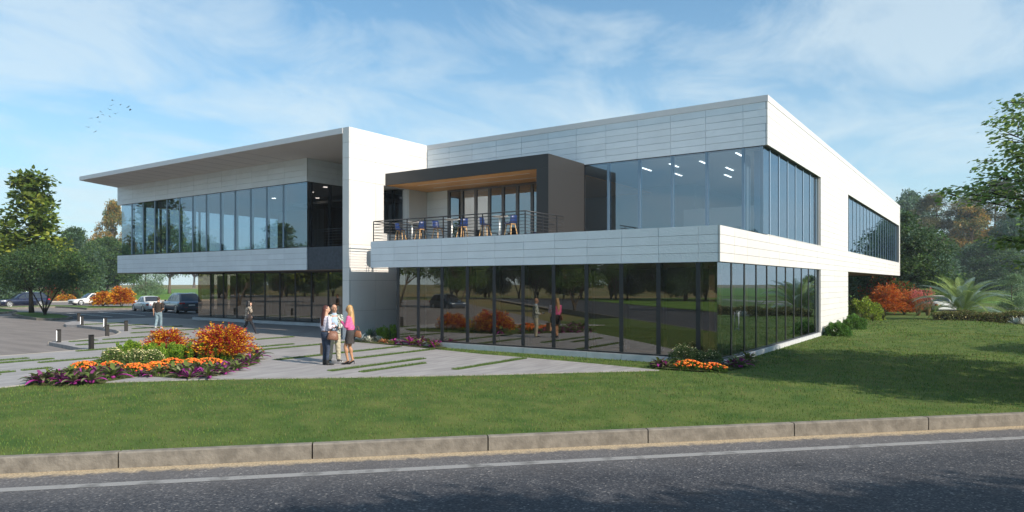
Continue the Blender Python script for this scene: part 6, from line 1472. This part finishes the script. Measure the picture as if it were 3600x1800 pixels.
# --- blonde woman in pink blouse and short dark skirt, high heels, gesturing
def woman_c(loc, rz):
    t = person('blonde woman in pink blouse, short dark skirt and black high heels, gesturing with both hands', loc, rz)
    sk = MB(); T_, q = head(sk, (0, .05, 1.70), 0, rad(-10), .98); facebits(t, T_, q, .98)
    limb(sk, [(0, 0, 1.48), (0, .03, 1.64)], [.050, .046]); ringloft(sk, [(0, 0, .84, .13, .10), (0, -.01, .98, .155, .125), (0, 0, 1.12, .115, .085), (0, .01, 1.30, .135, .11), (0, 0, 1.45, .14, .08), (0, 0, 1.51, .055, .05)])
    legs = [[(.085, 0, .94), (.075, .055, .53), (.06, -.05, .13)], [(-.085, 0, .94), (-.07, .14, .54), (-.05, .06, .12)]]
    for L in legs:
        limb(sk, L, [.088, .052, .034]); m_ = Vector(L[1]).lerp(Vector(L[2]), .3); sk.ell(m_ + Vector((0, -.022, 0)), (.046, .048, .10), 12, 10)
        f = Vector(L[2]); sk.tube([f, f + Vector((0, .09, -.075)), f+Vector((0, .16, -.105))], [.032, .030, .022], 10)
    rA = [(.16, 0, 1.44), (.20, .02, 1.17), (.10, .24, 1.24)]; lA = [(-.16, 0, 1.44), (-.19, .06, 1.17), (-.08, .27, 1.34)]
    for A_ in (rA, lA): limb(sk, A_, [.042, .034, .024])
    hand(sk, (.095, .255, 1.245), (-.15, .95, .35), (-.4, -.1, 1), .95, .35); hand(sk, (-.075, .285, 1.35), (.05, .75, .7), (.5, -.6, .6), .95, .25, -1)
    fused('body', sk, M['skin_tan'], t, .0065, 2)
    bl = MB(); ringloft(bl, [(0, 0, 1.06, .150, .12), (0, 0, 1.12, .156, .125), (0, .015, 1.30, .158, .135), (0, 0, 1.42, .160, .105), (0, 0, 1.48, .12, .08), (0, 0, 1.52, .055, .055)])
    for A_ in (rA, lA): limb(bl, [A_[0], A_[1], Vector(A_[1]).lerp(Vector(A_[2]), .82)], [.066, .060, .036])
    fused('blouse', bl, mat('pink_blouse', (.74, .13, .32), .6), t, .010, 3, .004, .10)
    s_ = MB(); ringloft(s_, [(0, .02, .64, .168, .140), (0, .02, .75, .172, .148), (0, -.01, .93, .178, .148), (0, -.01, 1.0, .168, .138), (0, 0, 1.07, .142, .112), (0, 0, 1.11, .136, .108)])
    fused('skirt', s_, mat('dark_tweed_skirt', (.030, .026, .026), .9, col2=(.12, .105, .10), vscale=120, ramp=(.5, .62)), t, .009, 1)
    for L in legs:
        f = Vector(L[2]); h = MB(); yb = f.y
        h.tube([(f.x, yb-.035, .105), (f.x, yb+.03, .070), (f.x, yb+.10, .030), (f.x, yb+.17, .020), (f.x, yb+.215, .016)], [.034, .040, .040, .036, .014], 12, sy=.75)
        h.tube([(f.x, yb-.045, .10), (f.x, yb-.05, .0)], [.017, .006], 8); h.build('high_heel', mat('patent_black', (.012, .012, .013), .18), t)
    hr = MB(); hr.ell(T_(0, -.030, .036), (.084, .098, .090), 18, 12, rot=q); rr = random.Random(4)
    for k in range(28):
        a = rad(15 - k*210/27); x = .076*math.cos(a); y = -.018 + .084*math.sin(a); L = rr.uniform(.40, .55)
        p0 = T_(x, y, .03); p1 = T_(x*1.08, y*1.05-.01, -.11); p2 = p1 + Vector((x*.3, -.02 if y < 0 else .02, -L*.5)); p3 = p2 + Vector((rr.uniform(-.03, .03), rr.uniform(-.03, .02), -L*.45))
        hr.tube([p0, p1, p2, p3], [.026, .026, .023, .007], 7)
    fused('hair', hr, mat('blonde_hair', (.44, .26, .10), .4, var=.4, vscale=30, stretch=(1, 1, .12)), t, .009, 2, .004, .035)
    return t
# --- man walking away: dark T-shirt, washed jeans, white sneakers
def man_walk(loc, rz):
    t = person('man with short brown hair walking away in dark brown T-shirt, washed jeans and white sneakers', loc, rz)
    sk = MB(); T_, q = head(sk, (0, .03, 1.62), 0, 0, .98); facebits(t, T_, q, .98, M['eye'])
    limb(sk, [(0, 0, 1.38), (0, .01, 1.55)], [.060, .056]); ringloft(sk, [(0, 0, .78, .13, .10), (0, 0, .93, .16, .11), (0, 0, 1.08, .145, .10), (0, 0, 1.27, .17, .11), (0, 0, 1.39, .165, .085), (0, 0, 1.44, .065, .055)])
    legs = [[(.09, 0, .90), (.09, .10, .50), (.09, .12, .10)], [(-.09, 0, .90), (-.09, .03, .49), (-.085, -.17, .14)]]
    for L in legs: limb(sk, L, [.088, .058, .040])
    rA = [(.20, 0, 1.37), (.25, -.02, 1.09), (.16, .17, 1.00)]; lA = [(-.20, 0, 1.37), (-.25, -.05, 1.09), (-.26, .02, .84)]
    for A_ in (rA, lA): limb(sk, A_, [.052, .042, .029])
    hand(sk, (.15, .19, .99), (-.5, .7, 0), (-.5, -.3, .6), 1.03, .7); hand(sk, (-.26, .025, .82), (.0, .1, -1), (1, 0, 0), 1.03, .5)
    fused('body', sk, M['skin'], t, .007, 2)
    s_ = MB(); ringloft(s_, [(0, 0, .86, .172, .125), (0, 0, 1.0, .165, .12), (0, 0, 1.22, .182, .128), (0, 0, 1.35, .185, .11), (0, 0, 1.42, .11, .08), (0, 0, 1.45, .07, .062)])
    for A_ in (rA, lA): limb(s_, [A_[0], Vector(A_[0]).lerp(Vector(A_[1]), .75)], [.074, .070])
    fused('t_shirt', s_, mat('dark_brown_shirt', (.030, .022, .018), .85), t, .010, 2, .004, .11)
    p = MB(); ringloft(p, [(0, 0, .74, .13, .10), (0, 0, .85, .172, .122), (0, 0, .93, .162, .118)])
    for L in legs: limb(p, [Vector(L[0])+Vector((0, 0, -.05)), L[1], Vector(L[2])+Vector((0, 0, .0))], [.104, .082, .066])
    fused('jeans', p, mat('washed_jeans', (.20, .28, .32), .85, var=.2, vscale=8), t, .011, 3, .005, .10)
    sh = MB(); shoe(sh, (.09, .12, 0), 0, .28); shoe(sh, (-.085, -.20, .045), 0, .26); fused('sneakers', sh, mat('white_sneakers', (.70, .68, .64), .6), t, .008, 2)
    hr = MB(); hr.ell(T_(0, -.024, .042), (.080, .092, .082), 18, 12, rot=q); hr.ell(T_(0, -.05, -.01), (.068, .058, .07), 14, 10, rot=q); fused('hair', hr, mat('brown_hair', (.06, .038, .025), .6, var=.3, vscale=60), t, .009, 1, .003, .03)
    w_ = MB(); w_.lathe([(.032, 0), (.034, .008), (.032, .016)], (-.26, .02, .85), 12); w_.build('watch', M['eye'], t)
    return t
# --- woman walking with phone, patterned coat, black trousers
def woman_walk(loc, rz):
    t = person('dark haired woman striding past the ground floor glass in speckled coat, phone at her ear', loc, rz)
    sk = MB(); T_, q = head(sk, (0, .05, 1.53), rad(8), rad(-8), .96); facebits(t, T_, q, .96)
    limb(sk, [(0, 0, 1.33), (0, .03, 1.47)], [.05, .046]); ringloft(sk, [(0, 0, .74, .12, .095), (0, 0, .88, .155, .115), (0, 0, 1.02, .12, .09), (0, 0, 1.2, .135, .10), (0, 0, 1.32, .135, .08), (0, 0, 1.38, .055, .05)])
    legs = [[(.08, 0, .84), (.075, .20, .49), (.07, .34, .11)], [(-.08, 0, .84), (-.075, -.06, .47), (-.07, -.36, .18)]]
    for L in legs: limb(sk, L, [.082, .052, .036])
    rA = [(.155, 0, 1.30), (.24, .10, 1.10), (.12, .10, 1.42)]; lA = [(-.155, 0, 1.30), (-.22, -.03, 1.05), (-.15, .14, .92)]
    for A_ in (rA, lA): limb(sk, A_, [.042, .034, .024])
    hand(sk, (.118, .10, 1.43), (-.1, .1, 1), (-1, 0, 0), .95, .7); hand(sk, (-.145, .15, .90), (.1, .5, -.8), (1, 0, 0), .95, .8, -1)
    fused('body', sk, M['skin_f'], t, .007, 2)
    c = MB(); ringloft(c, [(0, -.01, .66, .185, .165), (0, 0, .80, .180, .15), (0, 0, .98, .162, .13), (0, 0, 1.18, .165, .13), (0, 0, 1.30, .16, .10), (0, 0, 1.38, .07, .06)])
    for A_ in (rA, lA): limb(c, [A_[0], A_[1], Vector(A_[1]).lerp(Vector(A_[2]), .8)], [.066, .060, .045])
    fused('coat', c, mat('speckled_coat', (.06, .045, .035), .9, col2=(.55, .47, .38), vscale=34, ramp=(.46, .56)), t, .011, 3, .004, .1)
    p = MB()
    for L in legs: limb(p, [Vector(L[0])+Vector((0, 0, -.04)), L[1], L[2]], [.094, .064, .048])
    fused('trousers', p, mat('black_trousers', (.018, .020, .028), .85), t, .011, 3)
    sh = MB(); shoe(sh, (.07, .34, .03), 0, .24, .038, .05); shoe(sh, (-.07, -.40, .10), 0, .22, .038, .05); fused('shoes', sh, mat('black_shoes', (.015, .015, .015), .4), t, .009, 2)
    hr = MB(); hr.ell(T_(0, -.030, .036), (.086, .100, .092), 18, 12, rot=q)
    for k in range(20):
        a = rad(10 - k*200/19); x = .076*math.cos(a); y = -.018 + .084*math.sin(a)
        p0 = T_(x, y, .03); p1 = T_(x*1.1, y*1.1, -.11); hr.tube([p0, p1, p1+Vector((x*.2, -.02, -.13))], [.028, .028, .010], 7)
    fused('hair', hr, mat('black_hair', (.012, .010, .010), .4), t, .010, 2, .004, .04)
    return t
xa, ya, _ = at(1146, 1283); xb, yb, _ = at(1175, 1271); xc, yc, _ = at(1232, 1281)
RZ = lambda dx, dy: math.atan2(-dx, dy)          # turn local +y to the direction (dx, dy)
aw = Vector((FW[0], FW[1])); rt = Vector((RT[0], RT[1]))
d = aw*0.75 + rt*0.65; wa = woman_a((xa, ya, 0), RZ(d.x, d.y)); wa.scale = (1.02, 1.02, 1.02)
d = -aw*0.9 + rt*0.35; mb_ = man_b((xb, yb, 0), RZ(d.x, d.y)); mb_.scale = (1.02,)*3
d = -rt*1.0 + aw*0.15; wc_ = woman_c((xc, yc, 0), RZ(d.x, d.y)); wc_.scale = (1.0,)*3
x, y, z = at(557, 1154); d = aw*1.0 - rt*0.12; man_walk((x, y, 0), RZ(d.x, d.y))
x, y, z = at(872, 1176); d = rt*0.75 - aw*0.15; 
ww = woman_walk((x, y, 0), RZ(-d.x, -d.y)); ww.rotation_euler[2] = RZ(0.85*rt.x+aw.x*0.55, 0.85*rt.y+aw.y*0.55)
# --- what they carry (each lies against its bearer, a thing of its own)
def loc2(o, v): return o.matrix_basis @ Vector(v)
def bag(name, label, o, v, w_, h, dp, m, strap, yaw=0.0, tilt=0.0):
    p = loc2(o, v); t = thing(name, label, 'bag', p, o.rotation_euler[2]+yaw)
    mb = MB(); ringloft(mb, [(0, 0, 0, w_*.46, dp*.5), (0, 0, h*.15, w_*.52, dp*.62), (0, 0, h*.6, w_*.44, dp*.45), (0, 0, h, w_*.30, dp*.15)], 18); b_ = mb.build('bag_body', m, t); b_.rotation_euler = (0, tilt, 0)
    mb = MB(); mb.tube([(-w_*.22, 0, h*.9), (-w_*.16, 0, h+strap*.7), (0, 0, h+strap), (w_*.16, 0, h+strap*.7), (w_*.22, 0, h*.9)], .009, 7); mb.build('handle', m, t)
M['brownbag'] = mat('woven_brown_leather', (.15, .065, .040), .55, col2=(.27, .13, .085), vscale=70, ramp=(.45, .55)); M['tanbag'] = mat('tan_leather', (.22, .095, .045), .45); M['darkbag'] = mat('dark_brown_leather', (.045, .028, .022), .35)
bag('handbag', 'large woven brown handbag hanging at the auburn haired woman\'s right arm', wa, (.29, .03, .76), .34, .27, .18, M['brownbag'], .14, 1.1, .12)
bag('shoulder_bag', 'small tan shoulder bag behind the blonde woman\'s hip', wc_, (-.04, -.24, .84), .24, .20, .10, M['tanbag'], .14, 1.57, -.2)
bag('tote_bag', 'big dark brown tote bag at the striding woman\'s side', ww, (.27, -.02, .70), .40, .30, .16, M['darkbag'], .30, .5, .15)
p = loc2(wa, (-.20, .10, .28)); t = thing('shopping_bag', 'brown paper shopping bag beside the auburn haired woman\'s legs', 'bag', p, wa.rotation_euler[2]+.4)
mb = MB(); mb.box(-.13, -.06, 0, .13, .06, .36); mb.build('paper_bag', mat('kraft_paper', (.42, .24, .13), .85), t)
mb = MB(); mb.tube([(-.05, 0, .36), (-.04, 0, .46), (.04, 0, .46), (.05, 0, .36)], .005, 6); mb.build('handle', M['eye'], t)
p = loc2(mb_, (.0, .335, 1.09)); t = thing('camera_case', 'small patterned box held in both hands by the bald man', 'box', p, mb_.rotation_euler[2]+.3); 
mb = MB(); mb.box(-.085, -.05, -.035, .085, .05, .035); bevel(mb.build('case', mat('patterned_box', (.05, .08, .07), .5, col2=(.6, .65, .62), vscale=30, ramp=(.48, .54)), t), .008)
p = loc2(ww, (.093, .10, 1.52)); t = thing('phone', 'black phone held to the striding woman\'s ear', 'phone', p, ww.rotation_euler[2]); mb = MB(); mb.box(-.006, -.035, -.07, .006, .035, .07); mb.build('phone_body', M['eye'], t)

# ================================================================== HAZE: the air itself
hzm = bpy.data.materials.new('air'); hzm.use_nodes = True; N = hzm.node_tree.nodes; L = hzm.node_tree.links; N.remove(N['Principled BSDF'])
pv = N.new('ShaderNodeVolumePrincipled'); pv.inputs['Color'].default_value = (0.80, 0.90, 1.0, 1); pv.inputs['Density'].default_value = 0.00045; pv.inputs['Anisotropy'].default_value = 0.2
L.new(pv.outputs[0], N['Material Output'].inputs['Volume'])
mb = MB(); mb.box(-340, -200, -2.0, 220, 620, 45.0); hz_ = mb.build('haze', hzm); tag(hz_, kind='stuff')
